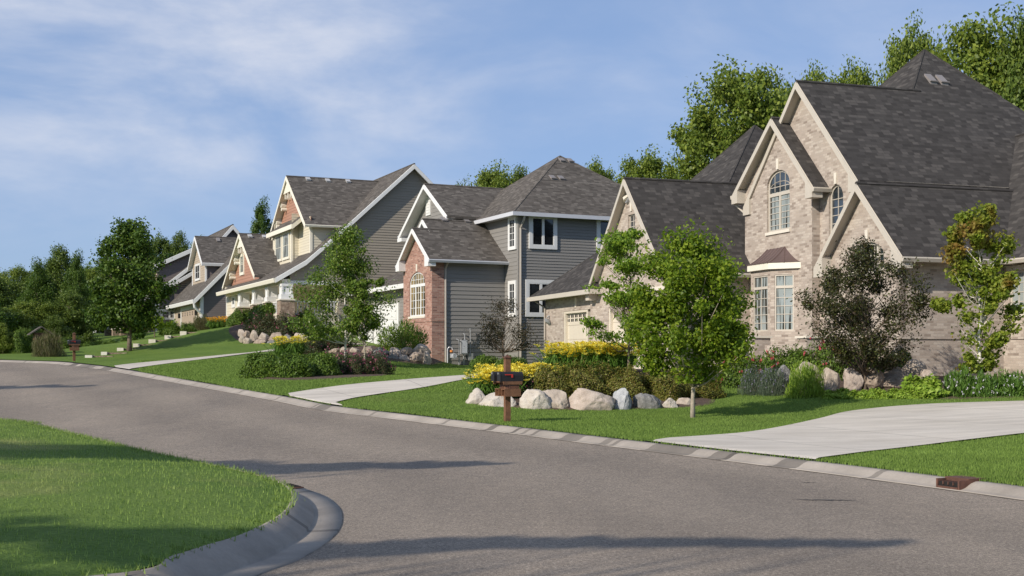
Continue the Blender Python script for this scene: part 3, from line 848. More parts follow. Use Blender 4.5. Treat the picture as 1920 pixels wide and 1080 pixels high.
def window(par, P, a0, a1, z0, z1, frame, glass, arch=0.0, w=0.06, nv=0, nh=0, d=0.0, casing=0.0, casing_mat=None,
           mull=(), rail=(), sill=None, name='window', hs=None, mt=0.022):
    """window part with its pane, sill as sub-parts; d = depth of the frame face behind the wall"""
    a0, a1 = min(a0, a1), max(a0, a1)
    def shape(i):
        if arch: return archp(a0 + i, a1 - i, z0 + i, z1 - arch, z1 - i)
        return rectp(a0 + i, a1 - i, z0 + i, z1 - i)
    b = MB()
    fo, fi = shape(0), shape(w)
    b.ring([P(*p, d) for p in fo], [P(*p, d) for p in fi], [P(*p, d + .05) for p in fo], [P(*p, d + .05) for p in fi], frame)
    if casing:
        co = shape(-casing); cm = casing_mat or frame
        b.ring([P(*p, .0) for p in co], [P(*p, .0) for p in shape(0.004)], [P(*p, d + .055) for p in co], [P(*p, d + .055) for p in shape(0.004)], cm)
    m, hw = (a0 + a1) / 2, (a1 - a0) / 2 - w
    def ztop(a):
        if not arch: return z1 - w
        q = max(0.0, 1 - ((a - m) / hw) ** 2); return (z1 - arch) + (arch - w) * math.sqrt(q)
    def half(z):
        if not arch or z < z1 - arch: return hw
        q = (z - (z1 - arch)) / (arch - w); return hw * math.sqrt(max(0, 1 - q * q))
    def bar(p0, p1, q0, q1, dd):
        o = [P(p0, q0, d), P(p1, q0, d), P(p1, q1, d), P(p0, q1, d)]
        b.prism([P(p0, q0, dd), P(p1, q0, dd), P(p1, q1, dd), P(p0, q1, dd)], o, frame)
    for fr, ww in mull:
        a = m - hw + 2 * hw * fr
        bar(a - ww / 2, a + ww / 2, z0 + w, ztop(a) if not rail else min(ztop(a), rail[0][0]), d + .048)
    for zz, ww in rail: bar(m - half(zz), m + half(zz), zz - ww / 2, zz + ww / 2, d + .046)
    for i in range(nv):
        a = m - hw + 2 * hw * (i + 1) / (nv + 1); bar(a - mt / 2, a + mt / 2, z0 + w, ztop(a), d + .034)
    hz = hs if hs else [z0 + w + (z1 - arch * .3 - z0 - 2 * w) * (i + 1) / (nh + 1) for i in range(nh)]
    for zz in hz: bar(m - half(zz), m + half(zz), zz - mt / 2, zz + mt / 2, d + .031)
    o = b.build(name, par)
    p = MB(); sh = shape(w * .6)
    p.prism([P(*q, d + .014) for q in sh], [P(*q, d - .01) for q in sh], glass)
    p.build('pane', o)
    if sill:
        q = MB(); x = casing + .05
        q.prism([P(a0 - x, z0 - .10, d), P(a1 + x, z0 - .10, d), P(a1 + x, z0, d), P(a0 - x, z0, d)],
                [P(a0 - x, z0 - .10, .05 + casing * .3), P(a1 + x, z0 - .10, .05 + casing * .3), P(a1 + x, z0, .05 + casing * .3), P(a0 - x, z0, .05 + casing * .3)], sill)
        q.build('sill', o)
    return o
def keystone(par, P, a, z, mat, w=0.16, h=0.36):
    b = MB(); o = [(a - w * .35, z), (a + w * .35, z), (a + w * .5, z + h), (a - w * .5, z + h)]
    b.prism([P(*p, .04) for p in o], [P(*p, -.03) for p in o], mat); b.build('keystone', par)

def roof_chain(par, axis, chain, s0, s1, shingle, trim, th=0.15, board=0.24, name='roof', ends=(True, False), eaves=(True, True), eave_h=0.16, eave_mat=None, returns=0.0, ret_side=1):
    """roof over a chain of (across, z) points, run from s0 to s1; boards at the gable end and gutters at the eaves are parts"""
    def Q(a, z, s): return (s, a, z) if axis == 'u' else (a, s, z)
    b = MB(); n = len(chain)
    for i in range(n - 1):
        (a, z), (c, y) = chain[i], chain[i + 1]
        T = [Q(a, z, s0), Q(a, z, s1), Q(c, y, s1), Q(c, y, s0)]
        B = [(p[0], p[1], p[2] - th) for p in T]
        b.face(T, shingle); b.face(B[::-1], trim)
        for j in range(4):
            k = (j + 1) % 4
            b.face([T[j], B[j], B[k], T[k]], trim if j in (1, 3) and False else (shingle if j in (0, 2) else trim))
    # ridge cap
    for i in range(1, n - 1):
        if chain[i][1] > chain[i-1][1] and chain[i][1] > chain[i+1][1]:
            b.tube([Q(chain[i][0], chain[i][1] - .02, s0), Q(chain[i][0], chain[i][1] - .02, s1)], .07, shingle, 6)
    roof = b.build(name, par)
    def boards(s, sg):
        b = MB()
        for i in range(n - 1):
            (a, z), (c, y) = chain[i], chain[i + 1]
            o = [(a, z - .035), (c, y - .035), (c, y - .035 - board), (a, z - .035 - board)]
            b.prism([Q(p[0], p[1], s + sg * .045) for p in o], [Q(p[0], p[1], s - sg * .012) for p in o], trim)
        if returns:
            for (a, z), sg2 in ((chain[0], 1), (chain[-1], -1)):
                if ret_side == 1 and sg2 == -1 and False: continue
                d = 1 if chain[0][0] < chain[-1][0] else -1
                aa = a + sg2 * d * returns
                nb = chain[1] if sg2 == 1 else chain[-2]
                zi = z + (nb[1] - z) * (aa - a) / (nb[0] - a) - board
                o = [(a, z - .34), (aa, z - .34), (aa, zi), (a, z - .10)]
                b.prism([Q(p[0], p[1], s + sg * .05) for p in o], [Q(p[0], p[1], s - sg * .35) for p in o], trim)
        b.build('rake_board', par)
    if ends[0]: boards(s0, -1)
    if ends[1]: boards(s1, 1)
    em = eave_mat or trim
    for (a, z), nb, on in ((chain[0], chain[1], eaves[0]), (chain[-1], chain[-2], eaves[1])):
        if not on: continue
        d = -1 if a < nb[0] else 1
        b = MB(); o = [(a - d * .02, z - .02), (a + d * .11, z - .02), (a + d * .12, z - .06), (a + d * .075, z - eave_h), (a - d * .02, z - eave_h)]
        b.prism([Q(p[0], p[1], s0 - .04) for p in o], [Q(p[0], p[1], s1) for p in o], em)
        b.build('gutter', par)
    return roof
def hip_roof(par, u0, u1, v0, v1, ze, slope, shingle, trim, th=0.15, name='roof', eave_h=0.16, eave_mat=None, slope_u=None, gut=True, hip_from=0.0):
    """hip roof over a rectangle; slope may differ on the u-facing sides"""
    su = slope_u or slope
    hv = (v1 - v0) / 2; zt = ze + hv * slope; du = hv * slope / su
    if 2 * du > (u1 - u0): du = (u1 - u0) / 2; zt = ze + du * su; hv2 = du * su / slope; r = [(u0 + du, v0 + hv2), (u0 + du, v1 - hv2)]
    else: r = [(u0 + du, (v0 + v1) / 2), (u1 - du, (v0 + v1) / 2)]
    b = MB(); c = [(u0, v0, ze), (u1, v0, ze), (u1, v1, ze), (u0, v1, ze)]
    A, B_ = (r[0][0], r[0][1], zt), (r[1][0], r[1][1], zt)
    if r[0][1] == r[1][1]:
        fs = [[c[0], c[1], B_, A], [c[1], c[2], B_], [c[2], c[3], A, B_], [c[3], c[0], A]]
        hips = [(c[0], A), (c[3], A), (c[1], B_), (c[2], B_), (A, B_)]
    else:
        fs = [[c[0], c[1], A], [c[1], c[2], B_, A], [c[2], c[3], B_], [c[3], c[0], A, B_]]
        hips = [(c[0], A), (c[1], A), (c[2], B_), (c[3], B_), (A, B_)]
    for f in fs: b.face(f, shingle)
    lo = [(p[0], p[1], ze - th) for p in c]
    b.face(lo[::-1], trim)
    for j in range(4): b.face([c[j], lo[j], lo[(j + 1) % 4], c[(j + 1) % 4]], trim)
    for p, q in hips:
        if hip_from: p = tuple(Vector(p).lerp(Vector(q), hip_from))
        if (Vector(p) - Vector(q)).length > .1: b.tube([(p[0], p[1], p[2] - .03), (q[0], q[1], q[2] - .03)], .05, shingle, 6)
    roof = b.build(name, par); em = eave_mat or trim
    if gut:
        g = MB()
        g.box(u0 - .11, u0 + .02, v0 - .11, v1 + .11, ze - eave_h, ze - .015, em)
        g.box(u0 + .021, u1, v0 - .11, v0 + .02, ze - eave_h, ze - .015, em)
        g.build('gutter', par)
    return roof, (A, B_)
def roof_vent(par, u, v, z, slope, mat, face=-1):
    """small louvred box vent sitting on a slope that faces -v"""
    b = MB(); w, l, h = .30, .36, .13
    t = [(-w / 2, 0), (w / 2, 0), (w / 2, l), (-w / 2, l)]
    lo = [(u + a, v + c, z + c * slope + .0) for a, c in t]
    hi = [(u + a * .92, v + c, z + c * slope + (h if c == 0 else .07)) for a, c in t]
    b.prism(hi, [(p[0], p[1], p[2] - .05) for p in lo], mat)
    b.box(u - w * .54, u + w * .54, v - .05, v + .02, z + h - .03, z + h + .01, mat)
    b.build('roof_vent', par)
def downspout(par, pts, mat, r=.045):
    b = MB(); b.tube(pts, r, mat, 6); b.build('downspout', par)

# ------------------------------------------------------------------ house 1: tan brick with steep gables
BT, SD, TB = M['brick_tan'], M['shingle_dark'], M['trim_beige']
H = House('brick_house', 9.9, 41.0, 18.3, label="large tan brick house with steep dark gable roofs and arched windows", cat="house")
E = H.root
Z0 = 0.3
# tower gable (front plane u = 0)
vL = H.f(1397, 500, 0)[0]
uf = -0.30
c_t = [(-.55, H.z(350, uf, -.55)), (H.f(1446, 221, uf)[0], H.f(1446, 221, uf)[1]), (vL + .38, H.z(366, uf, vL + .38))]
def top_of(chain, v, drop=.10):
    for (a, z), (c, y) in zip(chain, chain[1:]):
        if min(a, c) - 1e-6 <= v <= max(a, c) + 1e-6: return z + (y - z) * (v - a) / (c - a) - drop
    return chain[0][1] - drop
P0 = H.P('f', 0.0)
w1 = (H.f(1480.5, 433, 0)[0], H.f(1438, 433, 0)[0]); w1z = (H.f(1459, 433, 0)[1], H.f(1459, 319, 0)[1])
hole1 = archp(w1[0], w1[1], w1z[0], w1z[1] - .52, w1z[1])
b = MB()
wall_sheet(b, P0, [(0, Z0), (0, top_of(c_t, 0)), (c_t[1][0], c_t[1][1] - .12), (vL, top_of(c_t, vL)), (vL, Z0)][::-1], [hole1], BT, .13)
wall_sheet(b, H.P('s', 0.0), rectp(.2, 2.2, Z0, c_t[0][1] + .2), [], BT)
wall_sheet(b, lambda a, z, d=0: (a, vL + d, z), rectp(.2, 5.0, Z0, c_t[2][1] + .2), [], BT)
b.build('wall', E)
wd = window(E, P0, w1[0], w1[1], w1z[0], w1z[1], TB, M['glass_blind'], arch=.52, w=.07, nv=0, d=-.12, mull=[(.5, .10)], rail=[(H.f(1459, 363, 0)[1], .12)], sill=M['stone_trim'],
       hs=[H.f(1459, y, 0)[1] for y in (349, 375, 386, 398, 409, 421)])
keystone(E, P0, (w1[0] + w1[1]) / 2, w1z[1] + .03, M['stone_trim'])
q = MB()       # blue sky reflecting upper light of the arched window
za = H.f(1459, 358, 0)[1]
q.prism([P0(*p, -.09) for p in archp(w1[0] + .07, w1[1] - .07, za, w1z[1] - .52, w1z[1] - .07)],
        [P0(*p, -.11) for p in archp(w1[0] + .07, w1[1] - .07, za, w1z[1] - .52, w1z[1] - .07)], M['glass_blue'])
q.build('pane', wd)
q = MB()
m_, hw_ = (w1[0] + w1[1]) / 2, (w1[1] - w1[0]) / 2 - .07
for fr in (-.5, 0, .5):
    q.tube([P0(m_ + hw_ * fr, za, -.08), P0(m_ + hw_ * fr, w1z[1] - .52 + .45 * math.sqrt(1 - fr * fr), -.08)], .012, TB, 4)
q.tube([P0(m_ + hw_ * math.cos(t) * .98, w1z[1] - .60 + .22 * math.sin(t), -.08) for t in np.linspace(0, math.pi, 9)], .012, TB, 4)
q.build('muntin', wd)
roof_chain(E, 'u', c_t, uf, .36, SD, TB, board=.22, eaves=(True, True), returns=.42)

# main gable behind the tower
ub = .30; ufb = -.03
c_b = [H.f(1608, 337, ufb), H.f(1493, 152, ufb), None]
c_b[2] = (2 * c_b[1][0] - c_b[0][0], c_b[0][1])
SLB = (c_b[1][1] - c_b[0][1]) / (c_b[1][0] - c_b[0][0])
PB = H.P('f', ub)
vr = c_b[0][0] + .30
w2 = (H.f(1581, 400, ub)[0], H.f(1554, 400, ub)[0]); w2z = (H.f(1567, 452, ub)[1], H.f(1567, 346, ub)[1])
b = MB()
wall_sheet(b, PB, [(vr, 2.0), (vr, top_of(c_b, vr)), (c_b[1][0], c_b[1][1] - .12), (c_b[2][0] - .3, top_of(c_b, c_b[2][0] - .3)), (c_b[2][0] - .3, 2.0)][::-1],
           [archp(w2[0], w2[1], w2z[0], w2z[1] - .45, w2z[1])], BT, .13)
b.build('wall', E)
window(E, PB, w2[0], w2[1], w2z[0], w2z[1], TB, M['glass_blue'], arch=.45, w=.06, nv=1, nh=5, d=-.12)
keystone(E, PB, (w2[0] + w2[1]) / 2, w2z[1] + .02, M['stone_trim'])
uE = 6.47
roof_chain(E, 'u', c_b, ufb, uE - (2.81 - c_b[1][0]) + .3, SD, TB, board=.23, eaves=(False, False), returns=.45)
# great pyramid roof of the main body
hb = 2.81 - c_b[0][0]
hip_roof(E, uE - hb, uE + hb, c_b[0][0], 2.81 + hb, c_b[0][1] + .004, SLB, SD, TB, gut=False, name='roof', hip_from=(c_b[1][1] - c_b[0][1]) / (hb * SLB))
b = MB(); b.box(uE - hb + .5, uE + hb - .5, c_b[0][0] + .45, 2.81 + hb - .5, Z0, c_b[0][1] - .1, BT); b.build('wall', E)
b = MB(); b.box(-.02, 5.6, c_b[0][0] - .09, c_b[0][0] + .05, c_b[0][1] - .20, c_b[0][1] - .02, M['shingle_dark']); b.build('gutter', E)
for px in (1751, 1772):
    v_ = 2.81 - 1.55; u_, z_ = H.g(px, 131, v_)
    roof_vent(E, u_, v_, c_b[0][1] + SLB * (v_ - c_b[0][0]), SLB, M['vent'])

# right-hand lower gable with the wide arched window
uc = -.03; ufc = -.33
cR, cT = H.f(1692, 480, ufc), H.f(1605, 343, ufc); cL = H.f(1537, 506, ufc)
c_c = [cR, cT, (2 * cT[0] - cR[0], cR[1])]
SLC = (cT[1] - cR[1]) / (cT[0] - cR[0])
vc = H.f(1688, 600, uc)[0]
PC = H.P('f', uc)
ud_ = H.g(1882, 600, vc)[0]
w3 = (H.f(1657, 500, uc)[0], H.f(1596, 500, uc)[0]); w3z = (H.f(1626, 508, uc)[1], H.f(1626, 455, uc)[1])
b = MB()
wall_sheet(b, PC, [(vc, Z0), (vc, top_of(c_c, vc)), (cT[0], cT[1] - .12), (-.9, top_of(c_c, -.9)), (-.9, Z0)][::-1],
           [archp(w3[0], w3[1], w3z[0], w3z[1] - .42, w3z[1])], BT, .13)
wall_sheet(b, H.P('s', vc), rectp(uc + .0, ud_ + .05, Z0, cR[1] + .25), [], BT)
b.build('wall', E)
# soldier course and plinth band on the shaded side wall
b = MB(); zf_ = H.g(1780, 622, vc)[1]
b.box(uc - .03, ud_ - .04, vc - .035, vc + .02, zf_ - .22, zf_, BT); b.box(uc - .031, uc + .02, vc - .034, -.9, zf_ - .22, zf_, BT); b.build('brick_band', E)
window(E, PC, w3[0], w3[1], w3z[0], w3z[1], TB, M['glass_dark'], arch=.42, w=.07, nv=5, nh=2, d=-.12, mull=[(.22, .09), (.78, .09)], sill=M['stone_trim'])
keystone(E, PC, (w3[0] + w3[1]) / 2, w3z[1] + .03, M['stone_trim'])
roof_chain(E, 'u', c_c, ufc, 9.0, SD, TB, board=.22, eaves=(True, False), returns=.5, eave_mat=M['trim_beige'])

# right wing whose front slope faces the street
ud = H.g(1882, 600, vc)[0]; ued = ud - .42
zd = cR[1]
Rd = 4.4
c_d = [(ued, zd), (ued + Rd, zd + Rd * SLB), (ued + 2 * Rd, zd)]
roof_chain(E, 'v', c_d, -16.0, 0.0, SD, TB, board=.22, ends=(True, False), eaves=(True, False))
PD = H.P('f', ud)
w4 = (H.f(1972, 500, ud)[0], H.f(1893, 500, ud)[0]); w4z = (H.f(1900, 588, ud)[1], H.f(1900, 508, ud)[1])
b = MB()
wall_sheet(b, PD, rectp(-15.7, vc + .1, Z0, zd - .05), [rectp(w4[0], w4[1], w4z[0], w4z[1])], BT, .1)
wall_sheet(b, H.P('s', -15.7), [(ud, Z0), (ud + 8, Z0), (ud + 8, zd), (ued + Rd, zd + Rd * SLB - .2), (ud, zd)], [], BT)
b.build('wall', E)
b = MB(); b.box(ud - .035, ud + .02, -15.7, vc - .04, zf_ - .22, zf_, BT); b.build('brick_band', E)
window(E, PD, w4[0], w4[1], w4z[0], w4z[1], TB, M['glass_blind'], w=.07, nv=5, nh=3, d=-.09, sill=M['stone_trim'], mull=[(.333, .1), (.667, .1)])
b = MB(); b.prism([PD(a, z, .05) for a, z in rectp(w4[0] - .1, w4[1] + .1, w4z[1] + .02, w4z[1] + .16)], [PD(a, z, -.05) for a, z in rectp(w4[0] - .1, w4[1] + .1, w4z[1] + .02, w4z[1] + .16)], M['stone_trim']); b.build('lintel', E)

# bay window with bronze metal roof
bz0 = .6
vb0, vb1 = H.f(1497, 600, 0)[0], H.f(1394, 600, 0)[0]
ub_ = -.65
vm0, vm1 = H.f(1444, 560, ub_)[0], H.f(1408, 560, ub_)[0]
vb1 = vm1 + (vm0 - vb0)
bay = [(0, vb0), (ub_, vm0), (ub_, vm1), (0, vb1)]
zt = H.z(512, ub_, 1.6); zb_ = H.z(500, ub_, 1.6)
b = MB()
zw0, zw1 = H.z(620, ub_, 1.2), H.z(514, ub_, 1.2)
faces = []
for i in range(3):
    (ua, va), (uc_, vd) = bay[i], bay[i + 1]
    L = math.hypot(uc_ - ua, vd - va); tu, tv = (uc_ - ua) / L, (vd - va) / L
    nu, nv_ = -tv, tu
    if nu > 0: nu, nv_ = -nu, -nv_
    if i == 0: nu, nv_ = (-abs(tv), -abs(tu))
    if i == 2: nu, nv_ = (-abs(tv), abs(tu))
    PP = (lambda ua=ua, va=va, tu=tu, tv=tv, nu=nu, nv_=nv_: (lambda a, z, d=0.0: (ua + tu * a + nu * d, va + tv * a + nv_ * d, z)))()
    m0 = .16
    wa = [(m0, L - m0)]
    wall_sheet(b, PP, rectp(0, L, Z0, zb_ - .05), [rectp(p_, q_, zw0, zw1) for p_, q_ in wa], BT, .08)
    faces.append((PP, wa))
bayo = b.build('bay_window', E)
for PP, wa in faces:
    for p_, q_ in wa:
        window(bayo, PP, p_, q_, zw0, zw1, TB, M['glass_blind'], w=.045, nv=1, d=-.07, name='bay_light', rail=[(zw1 - .42, .09)],
               hs=[zw0 + (zw1 - .5 - zw0) * t for t in (.2, .4, .6, .8)])
b = MB(); e = .12
ov = [(0.02, vb0 - e * 1.4), (ub_ - e, vm0 - e * .4), (ub_ - e, vm1 + e * .4), (0.02, vb1 + e * 1.4)]
b.prism([(p[0], p[1], zb_ - .09) for p in ov], [(p[0], p[1], zb_ + .12) for p in ov], M['trim_cream'])
b.build('cornice', bayo)
b = MB(); zr0, zr1 = zb_ + .12, H.z(461, 0, 1.3)
topv = (H.f(1472, 461, 0)[0], H.f(1440, 465, 0)[0])
n = 7
def bl(t): return t ** 1.7
prof = []
for i in range(n + 1):
    t = i / n; k = 1 - (1 - t) ** 1.0
    zz = zr0 + (zr1 - zr0) * (t ** 1.45); s = t
    prof.append([(0.0, ov[0][1] + (topv[0] - ov[0][1]) * s, zz), (ov[1][0] * (1 - s) - .02, ov[1][1] + (topv[0] - ov[1][1]) * s, zz),
                 (ov[2][0] * (1 - s) - .02, ov[2][1] + (topv[1] - ov[2][1]) * s, zz), (0.0, ov[3][1] + (topv[1] - ov[3][1]) * s, zz)])
for i in range(n):
    for j in range(3): b.face([prof[i][j], prof[i][j+1], prof[i+1][j+1], prof[i+1][j]], M['metal_bronze'])
for j in (1, 2): b.tube([Vector(p[j]) for p in prof], .022, M['metal_bronze'], 5)
for fr in (.2, .4, .6, .8):
    b.tube([Vector(p[1]).lerp(Vector(p[2]), fr) for p in prof], .018, M['metal_bronze'], 5)
for fr in (.5,):
    b.tube([Vector(p[0]).lerp(Vector(p[1]), fr) for p in prof], .018, M['metal_bronze'], 5)
b.build('bay_roof', bayo)
# brick entrance piers with a curved step between them
b = MB()
for px in (1424, 1522):
    v_, _ = H.f(px, 640, -1.7); zt_ = H.z(630, -1.7, v_)
    b.box(-2.05, -1.45, v_ - .27, v_ + .27, .2, zt_ - .07, BT); b.box(-2.10, -1.40, v_ - .32, v_ + .32, zt_ - .07, zt_, M['stone_trim'])
v_a, v_b = H.f(1515, 640, -1.7)[0] + .05, H.f(1440, 640, -1.7)[0] - .05
b.box(-1.85, -1.65, min(v_a, v_b), max(v_a, v_b), .2, H.z(648, -1.7, 1), BT)
b.build('entrance_pier', E)

# garage wing gable G
ug = -3.3; ufg = -3.6
vR = vL + .25
gT = H.f(1170, 334, ufg); gL = H.f(1100, 548, ufg)
c_g = [(2 * gT[0] - gL[0] + .35, gL[1] + .35 * (gT[1] - gL[1]) / (gL[0] - gT[0])), gT, gL]
vRg = c_g[0][0]
print('G chain', c_g, 'tower left', vL)
PG = H.P('f', ug)
wv0 = H.f(1107, 600, ug)[0]
w5 = (H.f(1190.5, 420, ug)[0], H.f(1177.5, 420, ug)[0]); w5z = (H.f(1184, 447, ug)[1], H.f(1184, 402, ug)[1])
d2 = (H.f(1262, 640, ug)[0], H.f(1141, 640, ug)[0]); zg0 = 1.08; zg1 = zg0 + 2.45
b = MB()
wall_sheet(b, PG, [(vRg + .35, Z0), (vRg + .35, top_of(c_g, vRg + .35)), (gT[0], gT[1] - .12), (wv0, top_of(c_g, wv0)), (wv0, Z0)][::-1],
           [rectp(w5[0], w5[1], w5z[0], w5z[1]), rectp(d2[0], d2[1], Z0 + .1, zg1)], BT, .2)
wall_sheet(b, H.P('s', vRg + .35), rectp(ug + .2, 3.0, Z0, gL[1] + .3), [], BT)
b.build('wall', E)
window(E, PG, w5[0], w5[1], w5z[0], w5z[1], TB, M['glass_blue'], w=.05, nv=1, nh=3, d=-.12)
keystone(E, PG, (w5[0] + w5[1]) / 2, w5z[1] + .12, M['stone_trim'])
# gable ornament: carved stone disc with a small figure-like boss
b = MB(); ov_, oz_ = H.f(1178, 373, ug)
b.tube([PG(ov_, oz_, 0), PG(ov_, oz_, .10)], [.20, .16], M['metal_grey'], 12)
b.tube([PG(ov_ - .22, oz_ + .12, .06), PG(ov_ + .0, oz_ + .02, .14), PG(ov_ + .24, oz_ - .08, .06)], [.05, .09, .03], M['stone_trim'], 6)
b.build('gable_light', E)
roof_chain(E, 'u', c_g, ufg, 6.0, SD, TB, board=.22, eaves=(True, True), returns=.35)
SLG = (gT[1] - gL[1]) / (gL[0] - gT[0])
# pyramid roof over the garage wing: apex in the photo at (1415,235), on the plane of the wing's right slope
best = None
for v_ in np.arange(gT[0] - 1, gT[0] + 6, .02):
    u_, z_ = H.g(1415, 235, v_)
    e_ = abs(z_ - (c_g[0][1] + SLG * (v_ - vRg)))
    if best is None or e_ < best[0]: best = (e_, u_, v_, z_)
_, uF, vF, zF = best; hF = vF - vRg
print('F apex', best, 'half', hF)
hip_roof(E, uF - hF, uF + hF, vRg, vF + hF, c_g[0][1] + .004, SLG, SD, TB, gut=False, hip_from=(gT[1] - c_g[0][1]) / (hF * SLG))
b = MB(); b.box(uF - hF + .5, uF + hF - .5, vRg + .5, vF + hF - .5, Z0, c_g[0][1] - .1, BT); b.build('wall', E)

def garage_door(par, P, a0, a1, z0, z1, mat, nwin, rows=1, panel_rows=4, d=-.18, reveal_mat=None, glass=None):
    a0, a1 = min(a0, a1), max(a0, a1); b = MB(); hh = (z1 - z0) / panel_rows
    for i in range(panel_rows):
        o = rectp(a0 + .02, a1 - .02, z0 + i * hh + .008, z0 + (i + 1) * hh - .008)
        b.prism([P(*p, d + .04) for p in o], [P(*p, d) for p in o], mat)
    o = rectp(a0, a1, z0, z1); b.prism([P(*p, d + .02) for p in o], [P(*p, d - .02) for p in o], mat)
    dr = b.build('garage_door', par)
    pw = (a1 - a0) / nwin; zc = z1 - hh * .5
    for i in range(nwin):
        g = MB()
        c = a0 + pw * (i + .5)
        for sx in (-1, 1):
            for sz in (-1, 1):
                x, zz = c + sx * .085, zc + sz * .085
                o = rectp(x - .062, x + .062, zz - .062, zz + .062)
                g.prism([P(*p, d + .045) for p in o], [P(*p, d + .03) for p in o], glass or M['glass_dark'])
        g.build('door_window', dr)
    c = MB()
    for x in (a0, a1):
        s = 1 if x == a0 else -1
        o = rectp(min(x, x + s * .14), max(x, x + s * .14), z0, z1)
        c.prism([P(*p, -.02) for p in o], [P(*p, d + .002) for p in o], reveal_mat or mat)
    o = rectp(a0, a1, z1 - .10, z1); c.prism([P(*p, -.018) for p in o], [P(*p, d + .003) for p in o], reveal_mat or mat)
    c.build('door_frame', dr)
    return dr
garage_door(E, PG, d2[0], d2[1], zg0, zg1, M['door_beige'], 8)
b = MB(); o = rectp(d2[0] - .15, d2[1] + .15, zg1 + .42, zg1 + .55); b.prism([PG(*p, .10) for p in o], [PG(*p, -.02) for p in o], M['stone_trim']); b.build('lintel', E)

# low hipped garage H at the left end
uh = -3.25; ufh = -3.75
hv1, hz = H.f(993, 557, ufh)
he = H.f(1100, 543, ufh)
print('H eave', hv1, hz, he)
PH = H.P('f', uh)
wl0, wl1 = wv0, H.f(1023, 640, uh)[0]
d3 = (H.f(1118, 640, uh)[0], H.f(1057, 640, uh)[0])
b = MB()
wall_sheet(b, PH, rectp(wl0 + .003, wl1, Z0, hz - .05), [rectp(wl0 + .02, d3[1], Z0 + .1, zg1)], BT, .2)
wall_sheet(b, lambda a, z, d=0: (a, wl1 + d, z), rectp(uh + .2, 3.0, Z0, hz - .05), [], BT)
b.build('wall', E)
garage_door(E, PH, d3[1] - 2.75, d3[1], zg0, zg1, M['door_beige'], 6)
keystone(E, PH, H.f(1080, 560, uh)[0], zg1 + .12, M['stone_trim'], .14, .42)
hz = (hz + he[1]) / 2
hip_roof(E, ufh, ufh + 12.0, hv1 - 12.0 * .62, hv1, hz, .86, SD, TB, slope_u=.80, eave_h=.2)
# round carved wall lantern beside the garage door
b = MB(); lv, lz_ = H.f(1031, 604, uh)
b.tube([PH(lv, lz_ + .05, 0), PH(lv, lz_, .10), PH(lv, lz_ - .05, .14)], [.10, .22, .10], M['metal_grey'], 10); b.tube([PH(lv, lz_ + .28, .04), PH(lv, lz_ + .2, .12)], .04, M['metal_grey'], 6)
b.build('wall_lantern', E)
downspout(E, [(ufh + .15, hv1 - .35, hz - .2), (uh - .06, wl1 - .06, hz - .5), (uh - .06, wl1 - .06, 1.0)], M['metal_tan'])
downspout(E, [(ufc + .1, 0 + .1 + vL + .3, c_t[2][1] - .3), (.1, vL + .06, c_t[2][1] - .75)], M['trim_beige'])

# ------------------------------------------------------------------ house 2: grey siding with a red brick gable
SB, SG, TW, GW = M['shingle_brown'], M['siding_grey'], M['trim_white'], M['metal_white']
H = House('grey_house', .31, 60.0, 25.3, label="two-storey grey siding house with a red brick gable wing and white window trim", cat="house")
E = H.root; Z0 = 0.6
zE = H.z(396, -.45, -.45)
# main hip block
w_ub, w_vb = -.45, -.45
def best_apex(H, px, py, f_z, vs):
    best = None
    for v_ in vs:
        u_, z_ = H.g(px, py, v_); e_ = abs(z_ - f_z(u_, v_))
        if best is None or e_ < best[0]: best = (e_, u_, v_, z_)
    return best
# corner of the eave at (963,393), apex at (1050,292): equal run from both eaves
best = None
for v_ in np.arange(0, 12, .02):
    u_, z_ = H.g(1050, 292, v_); e_ = abs((u_ - w_ub) - (v_ - w_vb))
    if best is None or e_ < best[0]: best = (e_, u_, v_, z_)
_, uA, vA, zA = best
sl = (zA - zE) / (vA - w_vb)
print('H3 apex', best, 'slope', sl, 'eave', zE)
HB = vA - w_vb
hip_roof(E, w_ub, w_ub + 2 * HB, w_vb, w_vb + 2 * HB + .02, zE, sl, SB, TW, eave_mat=GW, eave_h=.2)
P0, PS = H.P('f', 0), H.P('s', 0)
cu1 = 2 * HB - .9
b = MB()
siding(b, P0, rectp(.10, 2 * HB - .9, Z0, zE - .1), SG, .2)
siding(b, PS, rectp(.10, cu1, Z0, zE - .1), SG, .145, .024)
b.box(-.03, .10, -.03, .10, Z0, zE - .1, M['trim_beige'] if False else SG)
b.box(.02, cu1, 2 * HB - .92, 2 * HB - .9, Z0, zE - .1, SG); b.box(cu1 - .02, cu1, .02, 2 * HB - .92, Z0, zE - .1, SG)
b.build('wall', E)
def winpx_s(E, H, v, x0, x1, y0, y1, **k):     # window on a side wall from photo corners of its glass-frame outline
    PP = H.P('s', v); xm = (x0 + x1) / 2
    a0, a1 = H.g(x0, y0, v)[0], H.g(x1, y0, v)[0]; z1, z0 = H.g(xm, y0, v)[1], H.g(xm, y1, v)[1]
    return window(E, PP, a0, a1, z0, z1, **k)
def winpx_f(E, H, u, x0, x1, y0, y1, **k):
    PP = H.P('f', u); xm = (x0 + x1) / 2
    a0, a1 = H.f(x0, y0, u)[0], H.f(x1, y0, u)[0]; z1, z0 = H.f(xm, y0, u)[1], H.f(xm, y1, u)[1]
    return window(E, PP, a0, a1, z0, z1, **k)
K = dict(frame=TW, glass=M['glass_dark'], w=.05, casing=.16, mull=[(.5, .13)], d=.036)
winpx_s(E, H, 0, 996.5, 1038, 409, 461, **K)
winpx_s(E, H, 0, 1123, 1166, 414, 466, **K)
winpx_s(E, H, 0, 990, 1036, 531, 588, **K)
K2 = dict(frame=TW, glass=M['glass_dark'], w=.05, casing=.12, nv=1, nh=3, d=.03)
